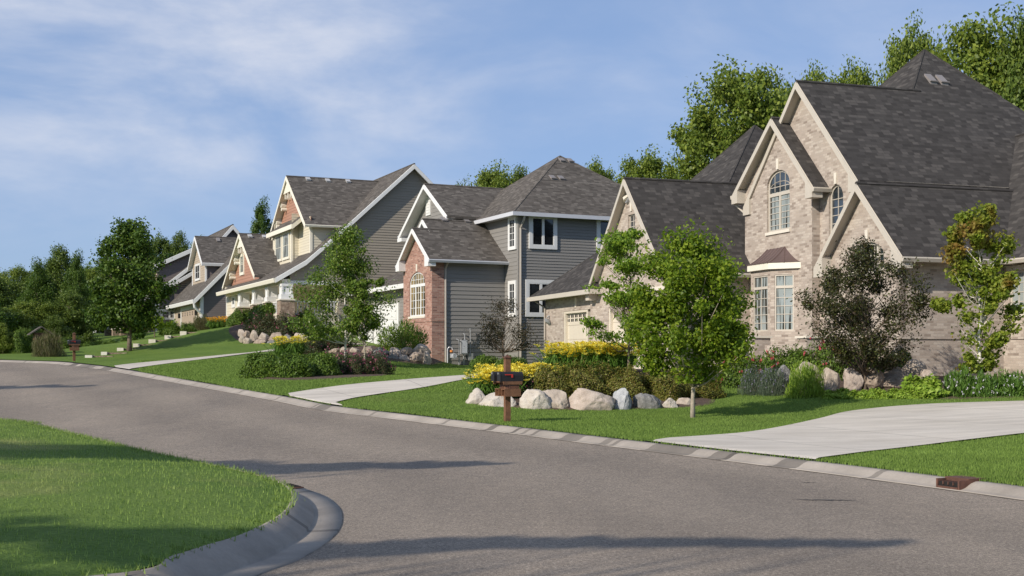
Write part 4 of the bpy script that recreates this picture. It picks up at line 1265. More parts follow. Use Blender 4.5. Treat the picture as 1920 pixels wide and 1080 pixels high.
winpx_f(E, H, 0, 957, 967.5, 411, 464, **K2)
winpx_f(E, H, 0, 957, 967.5, 531, 589, **K2)
downspout(E, [(.10, -.50, zE - .15), (.10, -.42, zE - .35), (.08, -.08, zE - .75), (.08, -.08, 1.3)], M['metal_tan'], .055)
z_vent = lambda v, v0, ze, s: ze + s * (v - v0)
for px, py in ((1056, 304), (1072, 305), (1039, 337), (1055, 338)):
    be = best_apex(H, px, py, lambda u, v: zE + sl * (v - w_vb), np.arange(0, HB, .02))
    roof_vent(E, be[1], be[2], be[3] - .04, sl, M['vent'])

# brick gable wing K
uk = -3.88; vk0 = 1.53; PK = H.P('f', uk)
vk1 = H.f(753, 600, uk)[0]
ufk = -4.18
kT = H.f(773, 428, ufk); ke = 1.13
kE = H.z(485, ufk, ke)
slk = (kT[1] - kE) / (kT[0] - ke)
kv1 = 2 * kT[0] - ke
c_k = [(ke, kE), kT, (kv1, kE)]
w6 = (H.f(797, 560, uk)[0], H.f(767.5, 560, uk)[0]); w6z = (H.f(782, 593, uk)[1], H.f(782, 510, uk)[1])
b = MB()
wall_sheet(b, PK, [(vk0, Z0), (vk0, top_of(c_k, vk0)), (kT[0], kT[1] - .12), (min(vk1, kv1 - .2), top_of(c_k, min(vk1, kv1 - .2))), (min(vk1, kv1 - .2), Z0)][::-1],
           [archp(w6[0], w6[1], w6z[0], w6z[1] - .62, w6z[1])], M['brick_red'], .12)
wall_sheet(b, H.P('s', vk0), rectp(uk + .2, -3.24, Z0, kE + .1), [], M['brick_red'])
kw1 = min(vk1, kv1 - .2)
wall_sheet(b, lambda a, z, d=0: (a, kw1 + d, z), rectp(uk + .2, 0, Z0, kE), [], M['brick_red'])
b.build('wall', E)
b = MB(); siding(b, H.P('s', vk0 + .03), rectp(-3.24, -.02, Z0, kE + .1), SG, .2, .026); b.build('wall', E)
b = MB(); zk = H.g(820, 595, vk0)[1]
b.box(uk - .03, -3.235, vk0 - .03, vk0 + .02, zk - .20, zk, M['brick_red']); b.box(uk - .031, uk + .01, vk0 - .029, kw1, zk - .20, zk, M['brick_red']); b.build('brick_band', E)
window(E, PK, w6[0], w6[1], w6z[0], w6z[1], TW, M['glass_amber'], arch=.62, w=.07, d=-.10, mull=[(.33, .10), (.67, .10)], rail=[(H.f(782, 535, uk)[1], .14)], nv=5,
       hs=[H.f(782, y, uk)[1] for y in (524, 549, 563, 577)], sill=M['stone_trim'])
keystone(E, PK, (w6[0] + w6[1]) / 2, w6z[1] + .03, M['stone_trim'], .18, .36)
roof_chain(E, 'u', c_k, ufk, -.01, SB, TW, board=.2, returns=.5, eave_mat=GW)
# taller twin gable just behind it
be = best_apex(H, 792, 411, lambda u, v: kE + slk * (v - ke), np.arange(kT[0], kT[0] + 3, .01))
uk2, k2v, kz2 = be[1], be[2], be[3] + .012
print('K2', be)
dk = k2v - kT[0] + .25
c_k2 = [(k2v - dk, kz2 - dk * slk), (k2v, kz2), (k2v + dk, kz2 - dk * slk)]
roof_chain(E, 'u', c_k2, uk2, -.01, SB, TW, board=.2, eaves=(False, False))
b = MB(); siding(b, H.P('f', uk2 + .3), [(k2v - dk * .8, kz2 - dk), (k2v + dk * .8, kz2 - dk), (k2v, kz2 - .15)], SG, .2); b.build('wall', E)
k2 = (k2v, kz2)
for px, py in ((834, 416), (877, 418)):
    be = best_apex(H, px, py, lambda u, v: kE + slk * (v - ke), np.arange(1.5, k2[0], .02))
    roof_vent(E, be[1], be[2], be[3] - .04, slk, M['vent'])
downspout(E, [(-3.16, ke + .05, kE - .12), (-3.18, vk0 - .03, kE - .4), (-3.18, vk0 - .05, 1.1)], M['metal_tan'], .05)

# tall siding gable J
uj = -2.0
jT = H.f(795, 345, uj); jR = H.f(835, 411, uj); jL = H.f(748, 442, uj)
sj = (jT[1] - jL[1]) / (jL[0] - jT[0])
c_j = [(k2v + .05, jT[1] - (jT[0] - k2v - .05) * sj), jT, jL]
roof_chain(E, 'u', c_j, uj, 4.0, SB, TW, board=.22, eaves=(False, True), eave_mat=GW)
b = MB(); PJ = H.P('f', uj + .55)
b.box(uj - .05, uj + .5, jL[0] - .55, jL[0] + .12, jL[1] - .36, jL[1] - .16, TW)
siding(b, PJ, [(c_j[0][0] + .5, kE), (jL[0] - .5, kE), (jL[0] - .5, top_of(c_j, jL[0] - .5)), (jT[0], jT[1] - .1), (c_j[0][0] + .5, top_of(c_j, c_j[0][0] + .5))], SG, .2)
jw = jL[0] - .5
siding(b, lambda a, z, d=0: (a, jw + d, z), rectp(uj + .55, 4, kE, jL[1]), SG, .2)
b.build('wall', E)
b = MB(); ja, jz0 = H.f(804.5, 404, uj + .55); jz1 = H.f(804.5, 366, uj + .55)[1]
o = [(ja - .32, jz0), (ja + .32, jz0), (ja + .32, jz1 - .35), (ja, jz1), (ja - .32, jz1 - .35)]
b.prism([PJ(*p, .07) for p in o], [PJ(*p, 0) for p in o], TW)
for i in range(9):
    z_ = jz0 + .12 + i * .15; o = rectp(ja - .24, ja + .24, z_, z_ + .09); b.prism([PJ(*p, .09) for p in o], [PJ(*p, .06) for p in o], TW)
b.build('gable_vent', E)
# low white-doored garage M at the left
um = -2.6; ufm = -3.2
mR = H.f(752, 532, ufm); mz = mR[1]
PM = H.P('f', um); mv1 = H.f(672, 560, um)[0]
hip_roof(E, ufm, ufm + 9, kw1 - .6, mv1 + .6, mz, .42, SB, TW, slope_u=.45, eave_mat=TW, eave_h=.26)
b = MB()
dm0, dm1 = H.f(748, 600, um)[0], H.f(705, 600, um)[0]
dz1 = H.f(727, 570, um)[1] - .3
siding(b, PM, rectp(kw1, mv1, Z0 + .3, mz - .1), SG, .2)
siding(b, lambda a, z, d=0: (a, mv1 + d, z), rectp(um, 4, Z0, mz - .1), SG, .2)
b.box(um - .06, um + .0, kw1 + .02, kw1 + .25, Z0, mz - .12, TW)
b.build('wall', E)
def raised_door(px0, px1):
    a, c = H.f(px1, 600, um)[0], H.f(px0, 600, um)[0]
    b = MB(); o = rectp(a - .25, c + .25, Z0, dz1 + .30); b.prism([PM(*p, .07) for p in o], [PM(*p, .0) for p in o], TW)
    for i in range(4):
        o = rectp(a, c, dz1 - (i + 1) * .6 + .015, dz1 - i * .6); b.prism([PM(*p, .10) for p in o], [PM(*p, .05) for p in o], TW)
        nn_ = 6
        for j in range(nn_):
            x = a + (c - a) * (j + .5) / nn_; w_ = (c - a) / nn_ * .36
            o = rectp(x - w_, x + w_, dz1 - (i + 1) * .6 + .12, dz1 - i * .6 - .12); b.prism([PM(*p, .112) for p in o], [PM(*p, .08) for p in o], TW)
    b.build('garage_door', E)
raised_door(706, 746); raised_door(676, 698)

# gas meter and electric box against the grey wall
def meter(px, label, cat, kind):
    u_, _ = H.g(px, 680, vk0 - .35); X, Y = H.W(u_, vk0 - .35)
    r = empty('gas_meter' if kind == 'gas' else 'electric_box', (X, Y, gz(X, Y)), math.radians(25.3), label=label, cat=cat); b = MB()
    if kind == 'gas':
        b.tube([(0, 0, .35), (0, 0, .55)], [.17, .17], M['metal_grey'], 14); b.tube([(0, -.12, .44), (0, -.16, .44)], [.13, .12], M['metal_white'], 14)
        b.build('meter_body', r); b = MB()
        b.tube([(-.3, 0, 0), (-.3, 0, .78), (-.22, 0, .86), (-.08, 0, .84), (0, 0, .6)], .028, M['metal_white'], 8)
        b.tube([(.12, 0, .5), (.3, 0, .5), (.3, 0, 1.2), (.3, .3, 1.25)], .028, M['metal_grey'], 8); b.tube([(.3, 0, 0), (.3, 0, .5)], .028, M['metal_grey'], 8)
        b.build('pipe', r); b = MB(); b.tube([(-.10, 0, .62), (-.10, 0, .72)], .07, M['orange'], 10); b.build('regulator_cap', r)
    elif kind == 'box':
        b.box(-.16, .16, .05, .25, .55, 1.25, M['metal_grey']); b.box(-.13, .13, .035, .052, .60, 1.2, M['metal_white']); b.build('cabinet', r); b = MB()
        b.tube([(0, .16, -.05), (0, .16, .56)], .035, M['metal_grey'], 8); b.build('conduit', r); b = MB(); b.tube([(.05, .16, 1.25), (.05, .16, 1.5), (.05, .3, 1.55)], .03, M['metal_grey'], 8); b.build('conduit', r)
    else:
        b.tube([(0, .2, -.05), (0, .2, 1.75)], .03, M['metal_grey'], 8); b.tube([(0, .2, 1.75), (0, .2, 1.80)], .045, M['metal_grey'], 8); b.build('pipe', r); b = MB()
        b.box(-.12, .12, .12, .26, .25, .60, M['metal_grey']); b.build('junction_box', r)
meter(850, "grey gas meter with bent white pipe at the foot of the grey siding wall", "gas meter", 'gas')
meter(872, "grey electric cabinet on the grey siding wall right of the gas meter", "electric box", 'box')
meter(885, "thin upright conduit pipe with a low box at the grey siding wall", "conduit", 'pipe')

# ------------------------------------------------------------------ house 3: cream front, taupe side, porch and rust gables
ST, SC, TC, RU = M['siding_taupe'], M['siding_cream'], M['trim_cream'], M['shake_rust']
H = House('porch_house', -13.26, 72.8, 24.0, label="cream and taupe house with a columned front porch and rust-coloured gables", cat="house")
E = H.root; Z0 = 1.6
va, vz = -.4, H.f(409, 543, -.67)[0]
ch = [(-.67, H.g(516, 521, va)[1]), H.g(574, 487.5, va), H.g(640, 431, va), H.g(777, 307, va)]
ch[0] = (H.g(516, 521, va)[0], ch[0][1])
rz_ = ch[-1]; sb = (ch[3][1] - ch[2][1]) / (ch[3][0] - ch[2][0])
ch.append((rz_[0] + 5.2, rz_[1] - 5.2 * sb * 1.0))
print('H4 chain', ch, vz)
roof_chain(E, 'v', ch, va, vz, SB, TW, board=.26, ends=(True, False), eaves=(True, False), eave_h=.26, eave_mat=TC, name='roof')
PS = H.P('s', 0); por = 3.2
b = MB()
wall_poly = [(por, Z0), (ch[4][0] - .3, Z0), (ch[4][0] - .3, top_of(ch, ch[4][0] - .3, .16)), (rz_[0], rz_[1] - .18), (por, top_of(ch, por, .18))]
siding(b, PS, wall_poly, ST, .16, .026)
zp = H.z(533, .1, 0)       # underside of the porch header
siding(b, H.P('s', .02), [(.25, zp), (por, zp), (por, top_of(ch, por, .18)), (ch[1][0], top_of(ch, ch[1][0], .18)), (.25, top_of(ch, .25, .18))], ST, .16, .026)
b.box(por + .1, 15, .2, .3, Z0, zp, ST)
b.build('wall', E)
# porch: ceiling, back wall, header, columns, railing
b = MB(); b.box(.0, por + 1.5, .25, vz - 1.2, zp + .05, zp + .12, TC); b.box(-.25, .25, -.1, vz - .6, zp, zp + .30, TC); b.box(.0, por, -.06, .02, zp, zp + .22, TW); b.build('porch_ceiling', E)
b = MB(); siding(b, H.P('f', por), rectp(.05, vz - .5, Z0, zp + .1), SC, .13); b.build('wall', E)
zfl = H.z(585, 0, .3)
b = MB(); b.box(-.25, por, -.1, vz - 4.2, zfl - .9, zfl - .05, SC); b.build('porch_base', E)
zf0 = zfl
cz0 = H.z(562, -.1, .2)
print('porch z', zp, zfl, cz0)
for px in (530, 503, 478, 451):
    v_ = H.f(px + 6, 560, -.1)[0]; ctop = zp
    b = MB()
    for (w_, z0_, z1_) in ((.30, cz0 + .10, ctop - .02), ):
        a = [(-.1 - w_, v_ - w_, z0_), (-.1 + w_, v_ - w_, z0_), (-.1 + w_, v_ + w_, z0_), (-.1 - w_, v_ + w_, z0_)]
        t = .85
        c = [(-.1 - w_ * t, v_ - w_ * t, z1_), (-.1 + w_ * t, v_ - w_ * t, z1_), (-.1 + w_ * t, v_ + w_ * t, z1_), (-.1 - w_ * t, v_ + w_ * t, z1_)]
        b.prism(c, a, TW)
        for sx in (-1, 1):
            for sy in (-1, 1): b.box(-.1 + sx * .27 - .05, -.1 + sx * .27 + .05, v_ + sy * .27 - .05, v_ + sy * .27 + .05, z0_ + .02, z1_ - .02, TW)
    b.box(-.1 - .36, -.1 + .36, v_ - .36, v_ + .36, cz0 + .0, cz0 + .28, TW); b.box(-.1 - .33, -.1 + .33, v_ - .33, v_ + .33, ctop - .16, ctop - .01, TW)
    b.build('porch_column', E)
    b = MB(); b.box(-.1 - .42, -.1 + .42, v_ - .42, v_ + .42, Z0, cz0 - .08, M['cobble']); b.box(-.1 - .48, -.1 + .48, v_ - .48, v_ + .48, cz0 - .08, cz0, M['stone_trim']); b.build('stone_pier', E)
b = MB()
zr_t = cz0 - .05; v_end = 9.0
b.box(-.14, -.06, .3, v_end, zr_t - .06, zr_t, TW)
for i in range(40): b.box(-.12, -.08, .55 + i * .21, .59 + i * .21, zr_t - .75, zr_t - .06, TW)
b.box(.3, por, -.04, .04, zr_t - .06, zr_t, M['metal_white']); 
for i in range(13): b.box(.5 + i * .2, .54 + i * .2, -.02, .02, zr_t - .8, zr_t - .06, M['metal_white'])
b.build('railing', E)
winpx_f(E, H, por, 496, 510, 532, 575, frame=TW, glass=M['glass_blue'], w=.06, casing=.14, nh=1, d=.03)
b = MB(); b.box(por - .06, por, 1.6, 2.7, zfl, zfl + 2.1, M['glass_dark']); b.build('front_door', E)
# left end front wall, flush with the porch front
vE0 = H.f(445, 560, 0)[0]; vE1 = H.f(425, 580, 0)[0]
b = MB(); siding(b, H.P('f', 0), rectp(vE0, vE1, Z0, zp + .35), SC, .2)
siding(b, lambda a, z, d=0: (a, vE1 + d, z), rectp(0, 9, Z0, zp + 2.0), SC, .2); siding(b, H.P('s', vE0), rectp(0, por, Z0, zp + .1), SC, .2)
b.box(-.04, .06, vE1 - .12, vE1 + .03, Z0, zp + .3, TW); b.build('wall', E)
winpx_f(E, H, 0, 437, 441.5, 557, 572, frame=TW, glass=M['glass_dark'], w=.06, casing=.18, nh=1, d=.03)

def bracketed_gable(H, E, uface, chain, oh, rust_low, zc, shingle, back, win=None, board=.22, eaves=(True, False)):
    uf_ = uface - oh
    roof_chain(E, 'u', chain, uf_, back, shingle, TC, board=board, eaves=eaves)
    P = H.P('f', uface); (r0, z0), (rT, zT), (r1, z1) = chain
    b = MB()
    siding(b, P, [(r0 + .35, rust_low), (r1 - .35, rust_low), (r1 - .35, top_of(chain, r1 - .35)), (rT, zT - .1), (r0 + .35, top_of(chain, r0 + .35))], RU, .19)
    b.build('gable_wall', E)
    # cream peak panel with three small brackets beneath
    h = (zT - max(z0, z1)); k = .30; zb = zT - h * k
    b = MB(); Pf = H.P('f', uf_ + .12)
    o = [(rT - (rT - r0) * k * .93, zb), (rT + (r1 - rT) * k * .93, zb), (rT, zT - .2)]
    b.prism([Pf(*p, .05) for p in o], [Pf(*p, -.05) for p in o], TC)
    for t in (-.5, 0, .5):
        a = rT + t * (r1 - r0) * k * .5
        b.box(uf_ + .1, uface, a - .05, a + .05, zb - .34, zb - .02, TC)
    b.build('peak_panel', E)
    # scalloped brackets along the left rake
    for t in (.38, .66, .94):
        b = MB(); a = rT + (r1 - rT) * t; z_ = zT + (z1 - zT) * t - .32
        for r_, da, dz in ((.16, 0, 0), (.11, .12, -.28)):
            b.tube([(uf_ + .1, a - da, z_ + dz), (uface, a - da, z_ + dz)], [r_, r_], TC, 10)
        b.box(uf_ + .12, uface, a - .07, a + .07, z_ - .05, z_ + .25, TC); b.build('bracket', E)
# N1: low left gable
g = -.55
n1 = [H.f(474, 514, g), H.f(448, 438, g), None]
hw = H.f(415, 535, g)
half = ((hw[0] - n1[1][0]) + (n1[1][0] - n1[0][0])) / 2
n1 = [(n1[1][0] - half * .92, (n1[0][1] + hw[1]) / 2), n1[1], (n1[1][0] + half * 1.08, (n1[0][1] + hw[1]) / 2 - .2)]
bracketed_gable(H, E, -.05, n1, .5, n1[0][1] - .3, 0, SB, 7.0, eaves=(False, False))
winpx_f(E, H, -.05, 452, 458, 480, 512, frame=TC, glass=M['glass_blind'], w=.05, casing=.14, nh=1, d=.03)
# N2: tall right gable
u2 = 1.83; g = 1.40
n2 = [H.f(572, 425, g), H.f(537, 330, g), H.f(504, 434, g)]
half = (n2[2][0] - n2[0][0]) / 2
n2 = [(n2[1][0] - half, (n2[0][1] + n2[2][1]) / 2 - .15), n2[1], (n2[1][0] + half, (n2[0][1] + n2[2][1]) / 2 - .15)]
print('N2', n2)
zmid = H.f(560, 415, u2)[1]
bracketed_gable(H, E, u2, n2, .45, zmid, 0, M['shingle_brown'], 8.0)
b = MB()
wv0_, wv1_ = n2[0][0] + .45, n2[2][0] - .45
siding(b, H.P('f', u2 - .01), rectp(wv0_, wv1_, ch[1][1] - .2, zmid + .02), SC, .16)
siding(b, H.P('s', wv0_), rectp(u2, 7.0, ch[1][1] - .2, n2[0][1] - .05), SC, .16)
siding(b, lambda a, z, d=0: (a, wv1_ + d, z), rectp(u2, 7.0, ch[1][1] - .2, n2[0][1] - .05), SC, .16)
b.box(u2 - .05, u2 + .10, wv0_ - .05, wv0_ + .10, ch[1][1] - .2, n2[0][1] - .1, TC)
b.build('wall', E)
# box bay with a shed roof under N2
bx = u2 - .45
bv0, bv1 = H.f(547, 460, bx)[0], H.f(513.5, 460, bx)[0]
bzt = H.f(530, 434, bx)[1]
b = MB()
siding(b, H.P('f', bx), rectp(bv0, bv1, ch[1][1] - 1.2, bzt + .2), SC, .16); siding(b, H.P('s', bv0), rectp(bx, u2, ch[1][1] - 1.0, bzt + .9), SC, .16)
siding(b, lambda a, z, d=0: (a, bv1 + d, z), rectp(bx, u2, ch[1][1] - 1.0, bzt + .9), SC, .16)
b.box(bx - .05, bx + .08, bv0 - .05, bv0 + .12, ch[1][1] - 1.2, bzt + .1, TC); b.box(bx - .05, bx + .08, bv1 - .12, bv1 + .05, ch[1][1] - 1.2, bzt + .1, TC)
bay = b.build('box_bay', E)
b = MB(); rv0, rv1 = H.f(548, 430, bx - .3)[0], H.f(501, 445, bx - .3)[0]
ze_, zt_ = bzt + .10, bzt + .72
b.prism([(bx - .3, rv0, ze_), (u2, rv0, zt_), (u2, rv1, zt_), (bx - .3, rv1, ze_)], [(bx - .3, rv0, ze_ - .14), (u2, rv0, zt_ - .14), (u2, rv1, zt_ - .14), (bx - .3, rv1, ze_ - .14)], SB)
b.build('shed_roof', bay)
b = MB(); b.box(bx - .36, bx - .30, rv0 - .05, rv1 + .05, ze_ - .28, ze_ - .01, TC)
b.prism([(bx - .3, rv0 - .05, ze_ - .02), (u2, rv0 - .05, zt_ - .02), (u2, rv0 - .05, zt_ - .3), (bx - .3, rv0 - .05, ze_ - .3)],
        [(bx - .3, rv0 + .0, ze_ - .02), (u2, rv0 + .0, zt_ - .02), (u2, rv0 + .0, zt_ - .3), (bx - .3, rv0 + .0, ze_ - .3)], TC)
b.build('rake_board', bay)
Pb = H.P('f', bx)
for x0, x1 in ((518, 529), (532, 543)):
    a1, a0 = H.f(x0, 460, bx)[0], H.f(x1, 460, bx)[0]
    window(bay, Pb, a0, a1, H.f(530, 486, bx)[1], H.f(530, 440, bx)[1], TC, M['glass_blind'], w=.05, casing=.10, nh=1, d=.03)
for px, py in ((579, 339), (616, 342), (654, 343)):
    sl2 = (n2[1][1] - n2[0][1]) / (n2[1][0] - n2[0][0])
    be = best_apex(H, px, py, lambda u, v: n2[0][1] + sl2 * (v - n2[0][0]), np.arange(n2[0][0], n2[1][0], .02))
    roof_vent(E, be[1], be[2], be[3] - .03, sl2, M['vent_pale'])
for px, py in ((470, 446), (497, 447)):
    sl1 = (n1[1][1] - n1[0][1]) / (n1[1][0] - n1[0][0])
    be = best_apex(H, px, py, lambda u, v: n1[0][1] + sl1 * (v - n1[0][0]), np.arange(n1[0][0], n1[1][0], .02))
    roof_vent(E, be[1], be[2], be[3] - .03, sl1, M['vent_pale'])

# ------------------------------------------------------------------ house 4: garage with dormer, plum-grey side walls
SP, SN = M['siding_plum'], M['siding_tan']
H = House('dormer_house', -23.4, 93.0, 24.0, label="tan and plum-grey house with white trim and a small dormer over its garage", cat="house")
E = H.root; Z0 = 3.0
# right side wall plane v = 0 carries the long rake
va = -.35
c5 = [H.g(364, 561, va), H.g(427, 498, va)]
s5 = (c5[1][1] - c5[0][1]) / (c5[1][0] - c5[0][0])
rid = H.g(437, 421, 2.5)
ztop5 = H.g(450, 475, va)[1]
ur = c5[0][0] + (ztop5 - c5[0][1]) / s5
c5 = [c5[0], (ur, ztop5), (ur + 6, ztop5 - 6 * s5)]
v5 = H.f(313, 569, c5[0][0])[0]
print('H5', c5, v5, s5)
roof_chain(E, 'v', c5, va, v5, SB, TW, board=.34, ends=(True, True), eaves=(True, False), eave_h=.3)
u0 = c5[0][0] + .55
b = MB()
siding(b, H.P('s', 0), [(u0, Z0), (u0 + 16, Z0), (u0 + 16, top_of(c5, min(u0 + 16, c5[2][0]), .3) if u0 + 16 < c5[2][0] else Z0 + .2), (ur, ztop5 - .3), (u0, top_of(c5, u0, .3))][:5], SP, .15)
b.box(u0 - .04, u0 + .2, -.05, .02, Z0, top_of(c5, u0, .35), TW)
b.build('wall', E)
P5 = H.P('f', u0)
b = MB(); siding(b, P5, rectp(.02, v5 - .4, Z0, c5[0][1] - .15), SN, .18); siding(b, lambda a, z, d=0: (a, v5 - .4 + d, z), rectp(u0, u0 + 6, Z0, c5[0][1] + 1), SP, .18); b.build('wall', E)
b = MB(); b.box(u0 - .05, u0 + .02, .0, .2, Z0, c5[0][1] - .1, TW); b.build('corner_board', E); b = MB(); b.box(u0 - .05, u0 + .02, v5 - .6, v5 - .38, Z0, c5[0][1] - .1, TW); b.build('corner_board', E)
g0, g1 = H.f(368.5, 600, u0)[0], H.f(341, 600, u0)[0]
zt5 = H.f(355, 581, u0)[1]
garage_door(E, P5, g0, g1, zt5 - 2.4, zt5, M['door_tan'], 6, d=-.02, reveal_mat=TW)
b = MB(); o = rectp(g0 - .25, g1 + .25, zt5, zt5 + .32); b.prism([P5(*p, .08) for p in o], [P5(*p, 0) for p in o], TW)
for x in (g0 - .25, g1): o = rectp(x, x + .25, Z0, zt5); b.prism([P5(*p, .07) for p in o], [P5(*p, 0) for p in o], TW)
b.build('door_trim', E)
for x in (g0 - .5, g1 + .5):
    b = MB(); b.box(u0 - .22, u0 - .02, x - .1, x + .1, zt5 - .55, zt5 - .15, M['black_metal']); b.build('wall_lantern', E)
downspout(E, [(c5[0][0] - .02, -.3, c5[0][1] - .2), (c5[0][0] + .05, -.25, c5[0][1] - .6), (u0 + .05, -.12, c5[0][1] - 1.1), (u0 + .05, -.12, Z0 + .6)], TW, .09)
# dormer
ou = H.g(380, 470, 2.0)[0]
od = c5[0][0] + 1.55
oT = H.f(365, 443, od - .35); oR = H.f(378, 491, od - .35); oL = H.f(351.5, 504, od - .35)
hh = (oL[0] - oR[0]) / 2
c_o = [(oT[0] - hh, (oR[1] + oL[1]) / 2), oT, (oT[0] + hh, (oR[1] + oL[1]) / 2 - .0)]
roof_chain(E, 'u', c_o, od - .35, od + 7, SB, TW, board=.24, eave_h=.25, eaves=(True, True))
b = MB(); Po = H.P('f', od); wv = c_o[0][0] + .35, c_o[2][0] - .35
siding(b, Po, [(wv[0], c5[0][1]), (wv[1], c5[0][1]), (wv[1], top_of(c_o, wv[1])), (oT[0], oT[1] - .12), (wv[0], top_of(c_o, wv[0]))], M['siding_tan'], .18)
siding(b, H.P('s', wv[0]), rectp(od, od + 6, c5[0][1], c_o[0][1] - .1), SP, .18)
for x in wv: b.box(od - .05, od + .08, x - .1, x + .1, c5[0][1], c_o[0][1], TW)
b.build('dormer_wall', E)
winpx_f(E, H, od, 367.5, 375.5, 497, 524, frame=TW, glass=M['glass_dark'], w=.07, casing=.10, nv=1, nh=1, d=.03)
be = best_apex(H, 410, 454, lambda u, v: c_o[0][1] + (oT[1] - c_o[0][1]) / hh * (v - c_o[0][0]), np.arange(c_o[0][0], oT[0], .02))
roof_vent(E, be[1], be[2], be[3] - .03, 1.0, M['vent'])
# higher rear block with a white-trimmed gable
v6 = oT[0] + .8
r6 = [H.g(400, 462, v6), H.g(437, 421, v6), None]; r6[2] = (2 * r6[1][0] - r6[0][0], r6[0][1])
roof_chain(E, 'v', r6, v6, H.f(377, 439, r6[1][0])[0], SB, TW, board=.34, ends=(True, True), eaves=(False, False))
b = MB(); siding(b, H.P('s', v6 + .4), [(r6[0][0] + .3, Z0 + 3), (r6[2][0] - .3, Z0 + 3), (r6[2][0] - .3, r6[2][1]), (r6[1][0], r6[1][1] - .3), (r6[0][0] + .3, r6[0][1])], SP, .18); b.build('wall', E)
# main block to the left: dark side wall with two white rakes, and an entrance front
v7 = v5 + 1.0
q0, q1 = H.g(305, 489, v7), H.g(358, 466, v7)
s7 = (q1[1] - q0[1]) / (q1[0] - q0[0])
c7 = [(q0[0] - 1.0, q0[1] - s7 * 1.0), (q1[0] + 2.0, q1[1] + s7 * 2.0), (q1[0] + 8, q1[1] - 1.5)]
roof_chain(E, 'v', c7, v7, v7 + 11, SB, TW, board=.34, ends=(True, False), eaves=(True, False))
b = MB(); siding(b, H.P('s', v7 + .35), [(c7[0][0] + .6, Z0), (c7[1][0], Z0), (c7[1][0], c7[1][1] - .3), (c7[0][0] + .6, c7[0][1] - .2)], SP, .18)
siding(b, H.P('f', c7[0][0] + .6), rectp(v7 + .35, v7 + 10.5, Z0, c7[0][1]), SN, .18); b.build('wall', E)
q2, q3, q4 = H.g(283, 551, v7 - 1.2), H.g(318, 527, v7 - 1.2), H.g(353, 500, v7 - 1.2)
roof_chain(E, 'v', [q2, q3, (q4[0], q4[1]), (q4[0] + 2, q4[1] + 1.6)], v7 - 1.2, v7 + 8, SB, TW, board=.34, ends=(True, False), eaves=(True, False))
b = MB(); siding(b, H.P('s', v7 - .8), [(q2[0] + .5, Z0), (q4[0] + 2, Z0), (q4[0] + 2, q4[1] + 1.3), (q4[0], q4[1] - .3), (q3[0], q3[1] - .3), (q2[0] + .5, q2[1] - .15)], SN, .18); b.build('wall', E)
winpx_s(E, H, v7 - .8, 303, 332, 583, 597, frame=TW, glass=M['glass_dark'], w=.07, casing=.12, nv=3, nh=1, mull=[(.5, .16)], d=.03)
b = MB(); a_, _ = H.g(294, 590, v7 - .85); b.box(a_ - .18, a_ + .18, v7 - 1.05, v7 - .82, Z0, H.g(294, 570, v7 - .85)[1], TW); b.build('porch_post', E)

# ------------------------------------------------------------------ house 5: farthest, brown-grey roof and posts on stone piers
H = House('far_house', -31.5, 104.0, 26.0, label="farthest grey-brown house with white posts on stone piers half hidden by trees", cat="house")
E = H.root; Z0 = 2.2
ze5 = H.z(583, 0, 0)
roof_chain(E, 'v', [(-1.0, ze5), (5.5, ze5 + 4.0), (12, ze5)], -1.0, 12, SB, TW, board=.3, eave_h=.25)
b = MB(); siding(b, H.P('f', 1.2), rectp(-.4, 11.4, Z0, ze5 + .2), SP, .2); siding(b, H.P('s', -.4), [(1.2, Z0), (11.4, Z0), (11.4, ze5), (5.5, ze5 + 3.6), (1.2, ze5 + 1)], SP, .2); b.build('wall', E)
winpx_f(E, H, 1.2, 168, 182, 604, 622, frame=TW, glass=M['glass_dark'], w=.08, casing=.12, nv=1)
for px in (203, 217, 232):
    v_ = H.f(px, 620, -.6)[0]
    b = MB(); zc_ = H.z(618, -.6, v_)
    b.box(-.9, -.3, v_ - .3, v_ + .3, Z0, zc_, M['cobble']); b.box(-.96, -.24, v_ - .36, v_ + .36, zc_, zc_ + .1, M['stone_trim']); b.build('stone_pier', E)
    b = MB()
    for d_ in (-.12, .14): b.box(-.70, -.50, v_ + d_ - .08, v_ + d_ + .08, zc_ + .1, ze5 - .1, TW)
    b.build('porch_post', E)

# ------------------------------------------------------------------ vegetation kit
from mathutils import noise as mnoise
def leaf_quads(C, L, W, rng, out=None, droop=0.0, up=0.35, face=0.0):
    """kite-shaped leaves at C; face > 0 turns the blades towards out, otherwise they point along it"""
    n = len(C); d = rng.normal(0, 1, (n, 3))
    if face and out is not None:
        k = rng.normal(0, .62, (n, 3)) + out * face; k[:, 2] += up
        k /= np.linalg.norm(k, axis=1)[:, None]
        d -= k * (d * k).sum(1)[:, None]; d[:, 2] -= droop
        d /= np.linalg.norm(d, axis=1)[:, None] + 1e-9
    else:
        if out is not None: d += out * 0.9
        d[:, 2] -= droop
        d /= np.linalg.norm(d, axis=1)[:, None]
        k = rng.normal(0, 1, (n, 3)); k[:, 2] += up
    s = np.cross(d, k); s /= (np.linalg.norm(s, axis=1)[:, None] + 1e-9)
    l = (L * rng.uniform(.65, 1.3, n))[:, None]; w = l * (W / L)
    V = np.empty((n, 4, 3)); V[:, 0] = C - d * l * .5; V[:, 1] = C + s * w * .5; V[:, 2] = C + d * l * .5; V[:, 3] = C - s * w * .5
    return V.reshape(-1, 3)
